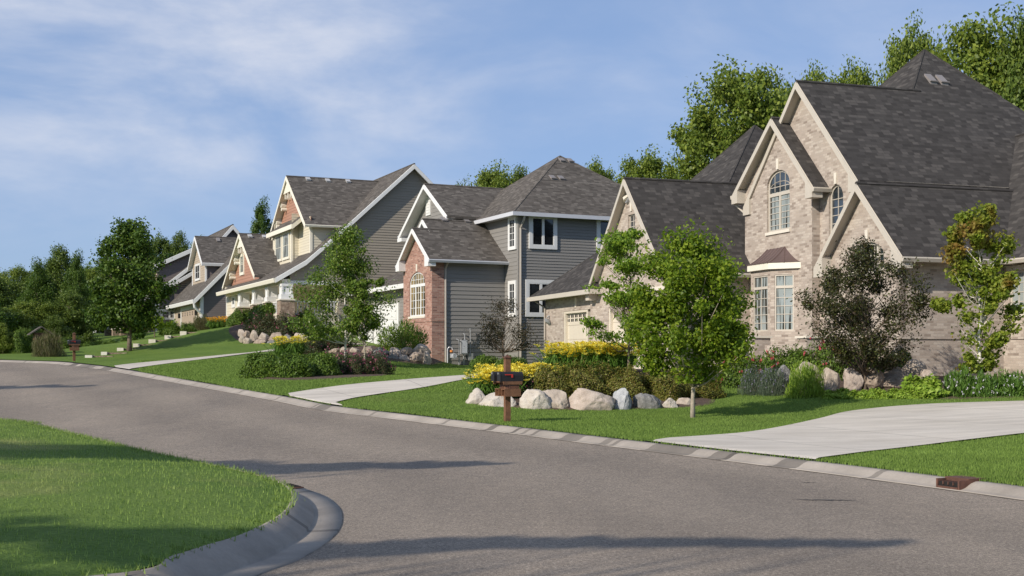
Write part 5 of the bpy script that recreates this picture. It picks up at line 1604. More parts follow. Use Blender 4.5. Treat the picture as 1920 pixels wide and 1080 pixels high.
def crown(rng, h0, h1, R, prof, ncl, nleaf, L, W, flat=1.0, droop=0.0, rc=0.30, squash=(1, 1), inner=.35, lump=0.28, sprig=.15):
    """clusters of leaves on limbs filling an uneven crown; returns leaf vertices and limb end points"""
    H_ = h1 - h0; ph = rng.uniform(0, 6.28, 8)
    pt = np.array(prof)
    t = rng.random(ncl * 6); r_ = np.interp(t, pt[:, 0], pt[:, 1]); keep = rng.random(len(t)) < (r_ / r_.max()) ** 1.2 + .04
    t, r_ = t[keep][:ncl], r_[keep][:ncl]; n = len(t)
    a = rng.uniform(0, 2 * np.pi, n)
    wob = 1 + lump * (np.sin(a * 2 + ph[0] + t * 5) * .5 + np.sin(a * 3 + ph[1] - t * 9) * .35 + np.sin(t * 14 + ph[2] + a) * .35)
    f = inner + (1 - inner) * rng.random(n) ** .55
    sp = rng.random(n) < sprig
    f = np.where(sp, f * 1.15, f)
    rr = R * r_ * wob * f
    C = np.c_[np.cos(a) * rr * squash[0], np.sin(a) * rr * squash[1], h0 + t * H_ + rng.normal(0, .02 * H_, n)]
    size = R * rc * rng.uniform(.55, 1.25, n) * np.where(sp, .6, 1)
    per = rng.dirichlet(size ** 1.6 * 3 + .01) * nleaf
    per = np.maximum(per.astype(int), 6)
    idx = np.repeat(np.arange(n), per)
    axis = np.c_[np.cos(a), np.sin(a), np.full(n, .45)]; axis /= np.linalg.norm(axis, axis=1)[:, None]
    g = rng.normal(0, 1, (len(idx), 3)); g /= np.linalg.norm(g, axis=1)[:, None]; g *= (rng.random(len(idx)) ** .45)[:, None]
    g[:, 2] *= flat
    along = rng.normal(0, .38, len(idx))
    P = C[idx] + g * size[idx][:, None] + axis[idx] * (along * size[idx])[:, None]
    P[:, 2] = np.maximum(P[:, 2], h0 - .25 * size[idx])
    out = g / (np.linalg.norm(g, axis=1)[:, None] + 1e-6)
    return leaf_quads(P, L, W, rng, out, droop, .35, .5), C
def limbs(rng, C, h0, htop, r0, mat, nmax=36, lean=(0, 0), stems=1, seg=7):
    b = MB()
    if stems == 1:
        n = 8; pts = [(lean[0] * (i / n) + rng.normal(0, .012) * htop * (i / n) , lean[1] * (i / n) + rng.normal(0, .012) * htop * (i / n), -.15 + (htop * .88 + .15) * i / n) for i in range(n + 1)]
        rad = [r0 * (1.25 if i == 0 else 1) * (1 - .88 * i / n) for i in range(n + 1)]
        b.tube(pts, rad, mat, 9); trunks = [np.array(pts)]
    else:
        trunks = []
        for s in range(stems):
            a = s * 2 * math.pi / stems + rng.uniform(-.3, .3); n = 7; q = htop * rng.uniform(.10, .2)
            pts = [(math.cos(a) * (.08 + q * (i / n) ** 1.3), math.sin(a) * (.08 + q * (i / n) ** 1.3), -.15 + (htop * .85 + .15) * i / n) for i in range(n + 1)]
            b.tube(pts, [r0 * .7 * (1 - .85 * i / n) for i in range(n + 1)], mat, 7); trunks.append(np.array(pts))
    order = rng.permutation(len(C))[:nmax]
    for i in order:
        c = C[i]; tr = trunks[int(rng.integers(len(trunks)))]
        horiz = math.hypot(c[0], c[1]); zs = max(h0 * .75, c[2] - horiz * rng.uniform(.7, 1.2)); zs = min(zs, htop * .8)
        k = np.array([np.interp(zs, tr[:, 2], tr[:, j]) for j in range(3)])
        m1 = k * .6 + c * .4 + np.array([0, 0, -.08 * horiz]) + rng.normal(0, .03 * horiz + .01, 3)
        rb = r0 * .34 * (1 - zs / (htop * 1.15)) + .008
        b.tube([tuple(k), tuple(m1), tuple(c)], [rb, rb * .6, rb * .22], mat, 5, cap=False)
    return b
def make_tree(name, seed, loc, h0, h1, R, prof, ncl, nleaf, L, W, leaf_mat, bark, r0, label=None, cat='tree', group=None, nl=36, stems=1, **kw):
    rng = np.random.default_rng(seed)
    root = empty(name, loc, 0, label=label, cat=cat, group=group)
    V, C = crown(rng, h0, h1, R, prof, ncl, nleaf, L, W, **kw)
    limbs(rng, C, h0, h1, r0, bark, nl, stems=stems).build('trunk', root, smooth=True)
    np_mesh('crown', V, 4, leaf_mat, root)
    return root
OVAL = [(0, .25), (.12, .75), (.35, 1), (.6, .88), (.82, .5), (1, .08)]
TEAR = [(0, .35), (.15, .9), (.35, 1), (.6, .72), (.8, .42), (1, .06)]
ROUND = [(0, .3), (.15, .8), (.4, 1), (.65, .95), (.85, .65), (1, .15)]
VASE = [(0, .35), (.2, .65), (.5, .95), (.72, 1), (.9, .7), (1, .2)]
SPIRE = [(0, .7), (.15, 1), (.4, .8), (.65, .5), (.85, .25), (1, .05)]
LOOSE = [(0, .5), (.2, 1), (.5, .8), (.8, .55), (1, .15)]
def at_px(px, py, Y=None):
    if Y is None: return lawn_hit(px, py)
    X = (px - CX) / FPX * Y; return X, Y, gz(X, Y)
def hgt(py, Y): return EYE + (HY - py) * Y / FPX
def mpx(n, Y): return n * Y / FPX

# young maple on the near lawn
x, y, z = at_px(1299, 784)
Yt = y
make_tree('maple_tree', 23, (x, y, z), hgt(708, Yt) - z, hgt(420, Yt) - z, mpx(117, Yt), [(0, .3), (.12, .72), (.3, 1), (.5, .92), (.7, .7), (.88, .42), (1, .1)], 180, 33000, .095, .058,
          M['lf_maple'], M['bark_pale'], .055, label="bright green young maple with a slim straight trunk on the near lawn", rc=.24, inner=.1, lump=.2, sprig=.25)
# honey locust left of it
Y2 = 37.5; x, _, z = at_px(1179, 697, Y2)
make_tree('locust_tree', 5, (x, Y2, z), hgt(640, Y2) - z, hgt(432, Y2) - z, mpx(76, Y2), [(0, .75), (.1, 1.0), (.3, .55), (.5, .95), (.7, .75), (.85, .65), (1, .2)], 52, 8200, .13, .055,
          M['lf_locust'], M['bark'], .045, label="thin honey locust with feathery layered sprays before the garage doors", rc=.36, flat=.42, droop=.5, inner=.15, lump=.45, sprig=.3, nl=50)
# crabapple with dark purple leaves
Y3 = 33.0; x, _, z = at_px(1622, 728, Y3)
make_tree('crabapple_tree', 9, (x, Y3, z), hgt(694, Y3) - z, hgt(450, Y3) - z, mpx(108, Y3), [(0, .35), (.12, .85), (.35, 1.05), (.55, .95), (.75, .6), (.9, .35), (1, .12)], 210, 27000, .075, .04,
          M['lf_crab'], M['bark'], .05, label="dark purple-leaved crabapple spreading in front of the brick corner", rc=.22, inner=.0, lump=.26, sprig=.3, nl=70)
# turning maple on the right
Y4 = 31.0; x, _, z = at_px(1837, 722, Y4)
make_tree('turning_maple_tree', 14, (x, Y4, z), hgt(694, Y4) - z, hgt(384, Y4) - z, mpx(68, Y4), [(0, .3), (.1, .65), (.3, 1), (.5, .85), (.7, .85), (.85, .7), (1, .25)], 190, 23000, .10, .07,
          M['lf_turn'], M['bark_white'], .05, label="young maple with yellow-green leaves turning orange and a whitish trunk", rc=.22, inner=0, lump=.16, sprig=.25, nl=60)
# birches before house 2
Y5 = 51.5; x, _, z = at_px(648, 668, Y5)
make_tree('birch_tree', 31, (x, Y5, z), hgt(632, Y5) - z, hgt(418, Y5) - z, mpx(78, Y5), [(0, .8), (.12, 1.08), (.32, 1.0), (.5, .7), (.68, .5), (.85, .38), (1, .1)], 130, 19000, .105, .062,
          M['lf_birch'], M['bark_white'], .06, label="tall bushy birch with a narrow leafy top before the porch house", rc=.28, inner=.1, lump=.35, sprig=.35, squash=(1, .8))
Y5 = 50.5; x, _, z = at_px(684, 672, Y5)
make_tree('birch_tree', 37, (x, Y5, z), hgt(634, Y5) - z, hgt(512, Y5) - z, mpx(37, Y5), [(0, .8), (.2, 1.05), (.5, .9), (.8, .5), (1, .15)], 60, 6500, .12, .075,
          M['lf_birch'], M['bark_pale'], .045, label="shorter round birch crowded against the right side of the tall one", rc=.3, inner=.1, lump=.3, sprig=.3)
# small plum tree at the grey wall
Y6 = 56.0; x, _, z = at_px(943, 668, Y6)
make_tree('plum_tree', 41, (x, Y6, z), hgt(652, Y6) - z, hgt(564, Y6) - z, mpx(62, Y6), [(0, .8), (.25, 1.05), (.5, .95), (.8, .6), (1, .2)], 60, 3600, .10, .05,
          M['lf_plum'], M['bark'], .05, label="small sparse dark-leaved plum tree by the corner of the grey wall", rc=.28, inner=.1, lump=.4, sprig=.3, nl=55)
# street tree on the far lawn
Y7 = 69.0; x, _, z = at_px(243, 657, Y7)
make_tree('street_tree', 51, (x, Y7, z), hgt(618, Y7) - z, hgt(416, Y7) - z, mpx(68, Y7), [(0, .35), (.12, .8), (.3, 1.0), (.6, .92), (.8, .6), (.92, .35), (1, .1)], 150, 26000, .17, .12,
          M['lf_street'], M['bark'], .13, label="full dark green shade tree standing among the pale timber steps", rc=.27, inner=.1, lump=.16, sprig=.15)
Y7 = 84.0; x, _, z = at_px(290, 640, Y7)
make_tree('dogwood_tree', 53, (x, Y7, z), hgt(615, Y7) - z, hgt(592, Y7) - z, mpx(36, Y7), LOOSE, 22, 1500, .20, .13,
          M['lf_maple'], M['bark'], .05, label="low spreading dogwood with flat branches behind the shade tree", rc=.4, flat=.5, inner=.1)
# ------------------------------------------------------------------ woodland behind the houses and at the left
protos = []
def bg_proto(seed, mat, prof, ncl, nleaf, L, stems=1, **kw):
    rng = np.random.default_rng(seed)
    V, C = crown(rng, 2.2, 12.0, 3.6, prof, ncl, nleaf, L, L * .7, **kw)
    me = np_mesh('crown', V, 4, mat, link=False)
    t = limbs(rng, C, 2.2, 12.0, .22, M['bark'], 26, stems=stems).build('trunk', None, smooth=True); tm = t.data; bpy.data.objects.remove(t)
    protos.append((me, tm))
bg_proto(61, M['lf_wood'], OVAL, 210, 52000, .19, rc=.23, lump=.4, sprig=.12)
bg_proto(62, M['lf_woodb'], ROUND, 210, 52000, .19, rc=.22, lump=.42, sprig=.12)
bg_proto(63, M['lf_woodb'], VASE, 190, 46000, .19, rc=.22, lump=.38, sprig=.14)
bg_proto(64, M['lf_wood'], LOOSE, 220, 54000, .20, rc=.22, lump=.35, sprig=.2)
bg_proto(65, M['lf_street'], TEAR, 200, 48000, .19, rc=.22, lump=.35, sprig=.25)
def bg_tree(px, Y, top, wpx, kind, label, name='woodland_tree', group='woodland trees beyond the houses', bury=0.0, rot=None):
    X = (px - CX) / FPX * Y; z = gz(X, Y) - bury; h = hgt(top, Y) - z
    r = empty(name, (X, Y, z), (px * .37 + Y) % 6.28 if rot is None else rot, label=label, cat='tree', group=group)
    sx = mpx(wpx, Y) / 7.4; r.scale = (sx, sx, h / 12.5)
    me, tm = protos[kind]
    for n_, m_ in (('crown', me), ('trunk', tm)):
        o = bpy.data.objects.new(n_, m_); COL.objects.link(o); o.parent = r
    return r
for a in [
    (1392, 74, 108, 262, 1, "tall light green cottonwood rising behind the steep tower gable"),
    (1345, 78, 215, 165, 3, "lower left bough tree beside the tall cottonwood behind the garage roof"),
    (1470, 80, 135, 140, 3, "light green tree close behind the tower gable ridge"),
    (1532, 84, 112, 150, 1, "tree peeping over the left half of the long ridge"),
    (1606, 82, 104, 170, 1, "dark tree showing over the long ridge left of the pyramid roof"),
    (1714, 76, 32, 165, 1, "dark pointed tree just left of the pyramid roof peak"),
    (1866, 66, 6, 290, 1, "large dark tree above the right end of the pyramid roof"),
    (1930, 64, 20, 200, 0, "dark tree filling the corner above the right end of the roof"),
    (1985, 60, -20, 250, 3, "large dark tree cut by the right edge above the roof"),
    (1120, 92, 292, 110, 1, "round green tree above the right slope of the grey house roof"),
    (1205, 90, 274, 160, 1, "bright green tree between the grey house and the garage gable peak"),
    (1265, 96, 318, 100, 0, "small tree top low behind the brick garage ridge"),
    (922, 100, 303, 150, 1, "green tree behind the ridge of the grey house, centre of its row"),
    (868, 104, 330, 90, 3, "low tree top left behind the grey house ridge"),
    (975, 102, 308, 90, 0, "tree top right behind the grey house ridge"),
    (492, 112, 362, 70, 4, "dark tree left of the tall rust gable"),
    (540, 118, 400, 110, 0, "tree hidden behind the tall rust gable"),
]: bg_tree(*a)
WL = "dark green woodland tree in the left tree line"
left = [(-30, 92, 500, 130, 0), (25, 96, 518, 120, 3), (70, 90, 478, 90, 4), (112, 98, 458, 95, 0), (146, 90, 462, 72, 4), (172, 130, 492, 70, 1), (128, 84, 540, 100, 3),
        (60, 82, 560, 110, 1), (5, 80, 575, 100, 0), (205, 128, 470, 80, 3), (335, 118, 432, 70, 0), (300, 112, 432, 80, 3), (372, 122, 442, 60, 1), (265, 108, 440, 90, 1), (-70, 76, 470, 150, 4), (228, 132, 500, 90, 0),
        (95, 110, 500, 110, 0), (38, 116, 495, 100, 1), (-5, 70, 600, 70, 1), (100, 78, 590, 80, 0), (45, 74, 612, 60, 3)]
LL = ["woodland tree with a dense rounded top in the tree line past the second mailbox", "woodland tree with a loose light green top in the left tree line",
      "dark pointed woodland tree in the left tree line", "broad woodland tree at the left tree line"]
for i, (px, Y, top, w, k) in enumerate(left):
    bg_tree(px, Y, top, w, k, WL, group='trees of the left tree line', bury=1.2)
for i, px in enumerate(range(-220, 2300, 120)):       # farther rows that close the horizon
    bg_tree(px, 150 + (i * 37) % 30, 560 - (i * 53) % 40 + (60 if px > 400 else 0), 190, i % 5, "distant tree in the far tree row behind the houses", group='far tree row', bury=1.5)

# ------------------------------------------------------------------ shrubs and flowers
def shrub_meshes(seed, mat, R, h, n, L, W, fl=None, nfl=0, fL=.05, fW=.04, lump=.25, upright=0.0, core=.55):
    rng = np.random.default_rng(seed)
    ph = rng.uniform(0, 6.28, 6)
    d = rng.normal(0, 1, (n, 3)); d[:, 2] = np.abs(d[:, 2]); d /= np.linalg.norm(d, axis=1)[:, None]
    sup = (np.hypot(d[:, 0], d[:, 1]) ** 2.35 + d[:, 2] ** 2.35) ** (-1 / 2.35)
    a = np.arctan2(d[:, 1], d[:, 0])
    lum = 1 + lump * (np.sin(3 * a + ph[0]) * .4 + np.sin(5 * a + ph[1] + d[:, 2] * 4) * .35 + np.sin(d[:, 2] * 9 + ph[2] + 2 * a) * .35)
    r = core + (1 - core) * rng.random(n) ** .5 + rng.normal(0, .03, n)
    P = d * (r * lum * sup)[:, None] * np.array([R, R, h])
    out = d.copy()
    if upright: out = out * (1 - upright) + np.array([0, 0, upright]) * 2
    V = leaf_quads(P, L, W, rng, out * 1.6) if upright else leaf_quads(P, L, W, rng, out, .1, .3, .9)
    me = np_mesh('leaves', V, 4, mat, link=False); fm = None
    if fl:
        k = rng.permutation(n)[:nfl]; k = k[d[k, 2] > .15]
        Pf = d[k] * (lum[k] * sup[k] * 1.03)[:, None] * np.array([R, R, h])
        Q = np.repeat(Pf, 5, 0) + rng.normal(0, fL * .35, (len(Pf) * 5, 3))
        fm = np_mesh('flowers', leaf_quads(Q, fL, fW, rng, None), 4, fl, link=False)
    # stems
    b = MB()
    for i in range(9):
        t = rng.uniform(0, 6.28); q = rng.uniform(.2, .7)
        b.tube([(0, 0, -.05), (math.cos(t) * R * q * .4, math.sin(t) * R * q * .4, h * .4), (math.cos(t) * R * q, math.sin(t) * R * q, h * .8)], [.02, .014, .006], M['bark'], 5)
    s = b.build('stems', None); sm = s.data; bpy.data.objects.remove(s)
    return (me, fm, sm)
def place_plant(name, ms, X, Y, z, s=(1, 1, 1), rot=0.0, label=None, cat='shrub', group=None):
    r = empty(name, (X, Y, z), rot, label=label, cat=cat, group=group); r.scale = s
    for n_, m_ in zip(('leaves', 'flowers', 'stems'), ms):
        if m_ is None: continue
        o = bpy.data.objects.new(n_, m_); COL.objects.link(o); o.parent = r
    return r
def plant_px(name, ms, px0, px1, ytop, ybot, Y, label, cat='shrub', group=None, R=1.0, h=1.0, rot=None, deep=1.0):
    """plant whose outline in the photo spans px0..px1 and ytop..ybot, standing at distance Y"""
    X = ((px0 + px1) / 2 - CX) / FPX * Y; z = gz(X, Y)
    zb = hgt(ybot, Y); z = min(z, zb + .25); w = mpx(px1 - px0, Y) / 2; hh = hgt(ytop, Y) - z
    return place_plant(name, ms, X, Y, z - .03, (w / R, w / R * deep, hh / h), (px0 * 1.7) % 6.28 if rot is None else rot, label, cat, group)
S_green = shrub_meshes(1, M['lf_shrub'], 1, 1, 9000, .10, .06, lump=.15, core=.72)
S_green2 = shrub_meshes(2, M['lf_shrub'], 1, 1, 8000, .10, .06, lump=.3, core=.65)
S_rose = shrub_meshes(3, M['lf_rose'], 1, 1, 8000, .08, .05, M['fl_pink'], 90, .075, .06, lump=.4)
S_rosed = shrub_meshes(13, M['lf_rose'], 1, 1, 7500, .08, .05, M['fl_pink'], 40, .06, .05, lump=.35)
S_red = shrub_meshes(14, M['lf_shrub'], 1, 1, 3800, .11, .06, M['fl_red'], 34, .10, .08, lump=.4)
S_spir = shrub_meshes(4, M['lf_spirea'], 1, 1, 13000, .075, .042, lump=.26, core=.72)
S_spir2 = shrub_meshes(5, M['lf_spirea'], 1, 1, 13000, .075, .042, lump=.34, core=.7)
S_lime = shrub_meshes(6, M['lf_lime'], 1, 1, 3000, .26, .14, lump=.3)
S_fine = shrub_meshes(7, M['lf_grassy'], 1, 1, 4200, .26, .022, upright=.8, lump=.25, core=.3)
S_tall = shrub_meshes(8, M['lf_lime'], 1, 1, 3400, .20, .032, upright=.75, lump=.2, core=.4)
S_blue = shrub_meshes(9, M['lf_blue'], 1, 1, 3600, .20, .022, M['fl_lav'], 90, .06, .03, upright=.7, core=.4)
S_white = shrub_meshes(10, M['lf_lily'], 1, 1, 2400, .26, .06, M['fl_white'], 40, .09, .05, upright=.55, core=.35)
S_dark = shrub_meshes(11, M['lf_birch'], 1, 1, 4200, .16, .03, upright=.45, lump=.3, core=.4)
# beds: mulch under the planting
def bed(name, pts, kindlabel=None):
    c = np.mean(pts, 0); r = resample(catmull(list(pts) + [pts[0]], 8), .25)
    t = np.r_[np.linspace(0, 1, 8)]
    P = r[:, None] * t[None, :, None] + c * (1 - t[None, :, None]); P = P[::-1]
    z = lawn_z(P[..., 0], P[..., 1]).reshape(P.shape[:2]) + .055
    z[:, -1] -= .08
    return grid_mesh(name, np.stack([P[..., 0], P[..., 1], z], -1), M['mulch'])
def W2(px, Y): return ((px - CX) / FPX * Y, Y)
bed('planting_bed', [W2(880, 30.8), W2(1000, 30.3), W2(1150, 30.7), W2(1300, 31.2), W2(1350, 32.2), W2(1330, 34.6), W2(1200, 35.4), W2(1040, 35.6), W2(905, 35.2), W2(868, 33)])
bed('planting_bed', [W2(890, 42), W2(1040, 38.4), W2(1200, 37.8), W2(1330, 36.6), W2(1400, 34.4), W2(1550, 31.9), W2(1740, 30.2), W2(1930, 29.7), W2(2080, 30.5), W2(2050, 36), (14.6, 37), (11.0, 40), (8.5, 42), (4.6, 42.5), (2.2, 46)])
bed('planting_bed', [W2(452, 41.5), W2(560, 40.6), W2(690, 42.2), W2(742, 44), W2(735, 46.5), W2(600, 46.5), W2(470, 44.5)])
bed('planting_bed', [W2(610, 53.6), W2(700, 53.3), W2(806, 53.5), W2(838, 56), W2(800, 58.5), W2(660, 60), W2(560, 61)])
bed('planting_bed', [W2(440, 71), W2(520, 69.6), W2(600, 69.6), W2(640, 72), W2(560, 76), W2(450, 78), W2(425, 74)])

# boulders
def rock_mesh(seed, mat, blocky=.4):
    bm = bmesh.new(); bmesh.ops.create_icosphere(bm, subdivisions=5, radius=1)
    rr = random.Random(seed); off = Vector((rr.uniform(-50, 50), rr.uniform(-50, 50), rr.uniform(-50, 50)))
    planes = [(Vector((rr.gauss(0, 1), rr.gauss(0, 1), rr.gauss(0, .8))).normalized(), rr.uniform(.60, .86)) for _ in range(14)]
    for v in bm.verts:
        p = v.co.copy()
        p *= 1 + .22 * mnoise.noise(p * 1.1 + off) 
        for n, d in planes:
            k = p.dot(n) - d
            if k > 0: p -= n * k * min(1.0, .62 + blocky)
        q = mnoise.noise(p * 2.3 + off)
        p *= 1 + .07 * abs(q) + .04 * mnoise.noise(p * 5 + off) + .018 * mnoise.noise(p * 13 + off) - (.05 if abs(mnoise.noise(p * 1.7 - off)) < .035 else 0)
        v.co = p
    me = bpy.data.meshes.new('boulder'); bm.to_mesh(me); bm.free(); me.materials.append(mat)
    me.polygons.foreach_set('use_smooth', [True] * len(me.polygons)); return me
def rock_px(me, x0, x1, yt, yb, Y, label, group=None, deep=.8, rot=0.0, name='boulder'):
    X = ((x0 + x1) / 2 - CX) / FPX * Y; w = mpx(x1 - x0, Y) / 2; zb, zt = hgt(yb, Y), hgt(yt, Y); g = gz(X, Y)
    zb = max(min(zb, g), zb - (.22 if group and 'front' in group else .06)) - .04
    o = bpy.data.objects.new(name, me); COL.objects.link(o)
    if group and 'front' in group:
        hh = zt - zb; o.scale = (w * 1.2, max(w, hh) * deep, hh * .90); o.location = (X, Y + w * .35, zb + hh * .22)
    else:
        hh = zt - zb; o.scale = (w * 1.15, max(w, hh / 2) * deep, hh * .62); o.location = (X, Y + w * .3, zb + hh * .42)
    o.rotation_euler = (0, 0, rot)
    return tag(o, label, 'boulder', group)
front = [(871, 920, 737, 766, 31.2, 'rock_white', "low flat pale boulder at the left tip of the front row"),
         (897, 971, 737, 773, 30.6, 'rock_white', "wide cream boulder directly behind the double mailbox post"),
         (969, 1027, 734, 774, 30.6, 'rock_white', "rounded whitish boulder just right of the double mailbox"),
         (1016, 1072, 730, 773, 30.8, 'rock_tan', "blocky tan boulder with a flat top in the front row"),
         (1056, 1153, 730, 774, 30.7, 'rock_pink', "largest pinkish boulder with a cracked face in the front row"),
         (1143, 1189, 733, 771, 31.0, 'rock_blue', "upright blue-grey boulder with white veins"),
         (1186, 1242, 740, 769, 31.1, 'rock_grey', "speckled dark grey oval boulder in the front row"),
         (1241, 1271, 749, 766, 31.2, 'rock_white', "small white boulder left of the maple trunk"),
         (1269, 1305, 746, 763, 31.6, 'rock_tan', "small tan boulder behind the maple trunk")]
for i, (a, b_, c, d, Y, m_, l) in enumerate(front): rock_px(rock_mesh(100 + i, M[m_], .35), a, b_, c, d, Y, l, 'boulders of the front row')
RV = [rock_mesh(200 + i, M[m_], .3) for i, m_ in enumerate(['rock_tan', 'rock_brown', 'rock_pink', 'rock_grey', 'rock_brown', 'rock_tan'])]
for i, (a, b_, c, d, k, l) in enumerate([(1459, 1488, 685, 712, 3, "grey rounded boulder at the left end of the shaded rock wall"), (1487, 1541, 686, 714, 0, "broad tan boulder behind the tall leafy plant"),
        (1540, 1581, 692, 724, 5, "sunlit tan boulder left of the crabapple trunk"), (1580, 1618, 692, 726, 2, "pinkish boulder right behind the crabapple trunk"), (1616, 1658, 694, 726, 1, "streaked brown boulder right of the crabapple trunk"),
        (1652, 1700, 690, 712, 4, "dark shaded boulder in the upper course of the rock wall"), (1658, 1706, 707, 727, 1, "flat brown boulder in the lower course of the rock wall"),
        (1690, 1742, 681, 706, 0, "highest tan boulder at the right end of the rock wall"), (1694, 1722, 704, 726, 3, "small grey boulder under the highest one"), (1725, 1752, 695, 716, 2, "pinkish boulder ending the rock wall on the right")]):
    rock_px(RV[k], a, b_, c - 3, d, 33.0 + (.5 if c < 692 else 0), l, 'boulders of the shaded rock wall', rot=i * 1.0 if False else 0)
for i, (a, b_, c, d) in enumerate([(617, 640, 653, 663), (634, 655, 652, 664), (652, 677, 651, 665), (677, 700, 649, 665), (699, 729, 650, 665), (727, 752, 651, 665), (748, 774, 651, 664), (772, 807, 647, 662),
        (657, 678, 663, 674), (690, 712, 663, 675), (727, 748, 662, 678), (745, 768, 664, 680), (765, 793, 660, 678), (792, 809, 661, 683), (706, 730, 663, 677)]):
    rock_px(RV[(i * 5 + 1) % 6], a, b_, c, d, 53.8 + (.5 if c < 656 else 0), "fieldstone boulder of the low retaining wall beside the red brick gable", 'boulders of the retaining wall by the brick gable')
for i, (a, b_, c, d) in enumerate([(444, 459, 617, 626), (451, 469, 620, 632), (467, 484, 621, 635), (483, 506, 623, 638), (504, 530, 622, 640), (530, 549, 625, 640), (547, 576, 624, 637), (572, 596, 625, 640),
        (447, 459, 630, 638), (453, 474, 632, 642), (475, 500, 635, 645), (500, 521, 637, 646), (520, 545, 638, 647)]):
    rock_px(RV[(i * 5 + 2) % 6], a, b_, c, d, 70.0 + (.5 if c < 629 else 0), "rounded boulder of the small stone wall below the porch house", 'boulders of the wall below the porch house')

# shrubs one by one (photo outline, distance)
GS = 'spirea shrubs behind the boulders'
for a in [(992, 1078, 690, 752, 32.6, S_spir, "bronze-green spirea shrub behind the mailbox side boulders, leftmost of its row"), (1050, 1152, 688, 752, 32.8, S_spir2, "spirea shrub behind the largest pinkish boulder"),
          (1128, 1222, 693, 752, 32.9, S_spir, "spirea shrub behind the blue-grey boulder"), (1198, 1298, 695, 756, 33.0, S_spir2, "spirea shrub behind the small white boulder"),
          (1274, 1352, 698, 754, 33.4, S_spir, "spirea shrub shaded under the maple, rightmost of its row")]:
    plant_px('spirea_shrub', a[5], *a[:5], a[6], group=GS)
plant_px('rose_shrub', S_rosed, 965, 1016, 705, 748, 32.6, "small thin pinkish-flowered shrub between the lilies and the spireas")
GH = 'green mound shrubs of the hedge'
for a in [(453, 540, 662, 713, 42.2, "clipped green mound shrub at the left end of the street-side hedge"), (505, 590, 664, 713, 42.0, "second green mound shrub of the hedge"), (565, 640, 662, 709, 43.0, "third green mound shrub touching the pink roses")]:
    plant_px('mound_shrub', S_green, *a[:5], a[5], group=GH)
for a in [(600, 664, 664, 706, 44.0, "pink-flowered rose shrub next to the green mounds"), (650, 704, 668, 708, 43.8, "pink rose shrub, middle of the hedge's flowering part"), (680, 737, 665, 704, 44.2, "pink rose shrub at the right end of the hedge")]:
    plant_px('rose_shrub', S_rose, *a[:5], a[5], group='pink rose shrubs of the hedge')
for a in [(877, 940, 666, 702, 44, S_green, "round green shrub at the left by the long driveway"), (925, 990, 668, 700, 43.5, S_green, "round green shrub next to the lavender"), ]:
    plant_px('mound_shrub', a[5], *a[:5], a[6], group='green shrubs by the long driveway')
for a in [(995, 1040, 664, 696, 41.5), (1020, 1062, 660, 690, 42)]: plant_px('lavender_plant', S_blue, *a, "lavender clump beside the upper yellow lilies", 'plant', 'lavender clumps by the lilies')
plant_px('dark_shrub', S_dark, 706, 806, 606, 664, 56, "feathery dark green shrub above the stones before the red brick gable")
plant_px('mound_shrub', S_green2, 560, 640, 628, 664, 57, "dark low shrub beneath the birches")
plant_px('rose_shrub', S_rosed, 560, 622, 634, 662, 56, "dusty pink flowering shrub left of the birch trunks")
plant_px('rose_shrub', S_rosed, 604, 668, 630, 664, 56.5, "greenish pink flowering shrub behind the birch trunks")
for a in [(462, 530, 590, 628, 72.5, S_rosed, "pink-flowered shrub above the small stone wall"), (508, 570, 592, 630, 72, S_rosed, "dark pink-flowered shrub above the stone wall, right one"), (425, 478, 582, 616, 77, S_green2, "dark green shrub at the foot of the cream corner"),
          (465, 540, 570, 606, 75.5, S_green, "light green shrub in front of the porch columns"), (540, 600, 585, 632, 73, S_green2, "dark shrub right of the porch corner"), (425, 456, 590, 618, 80, S_green, "small dark shrub left of the porch pier")]:
    plant_px('shrub', a[5], *a[:5], a[6])
for a in [(1345, 1420, 664, 728, 35.6, S_red, "red-flowered shrub under the right side of the near maple"), (1395, 1475, 668, 726, 36.0, S_red, "red-flowered shrub below the bay window"), (1440, 1530, 655, 700, 37.0, S_green2, "green shrub between the two brick piers"),
          (1500, 1590, 646, 706, 36.6, S_red, "red-flowered shrub behind the crabapple"), (1570, 1660, 660, 706, 36.4, S_green2, "dark green shrub in the shade behind the crabapple"), (1640, 1720, 664, 700, 36.0, S_green2, "low dark shrub against the shaded brick wall")]:
    plant_px('shrub', a[5], *a[:5], a[6])
for a in [(1388, 1440, 692, 742, 33.8), (1425, 1478, 690, 742, 33.4)]: plant_px('blue_perennial', S_blue, *a, "blue-green feathery perennial clump left of the tall leafy plant", 'plant', 'blue-green perennial clumps')
plant_px('tall_perennial', S_tall, 1474, 1546, 682, 748, 32.4, "tall yellow-green leafy perennial clump in front of the rock wall", 'plant')
plant_px('shrub', S_lime, 1694, 1772, 708, 750, 30.9, "yellow-green mounded shrub at the foot of the rock wall")
for a in [(1772, 1832, 694, 752, 30.7), (1818, 1868, 700, 752, 30.5), (1856, 1925, 698, 752, 30.5), (1900, 1975, 700, 752, 30.6)]:
    plant_px('flowering_hosta', S_white, *a, "tall hosta clump with pale flower spikes by the driveway", 'plant', 'flowering hostas by the driveway')
for i in range(7):
    px = 1543 + i * 25; plant_px('hosta_plant', S_lime, px, px + 38, 731 - (i % 2) * 2, 753 - i * .3, 31.5 - i * .12, "low lime-green hosta in the edging row below the rock wall", 'plant', 'lime hostas edging the bed')
plant_px('ornamental_grass', S_fine, 62, 118, 624, 664, 66, "big fountain of ornamental grass near the second mailbox", 'plant')
plant_px('ornamental_grass', S_fine, 360, 392, 592, 618, 90, "pale ornamental grass by the distant garage", 'plant')
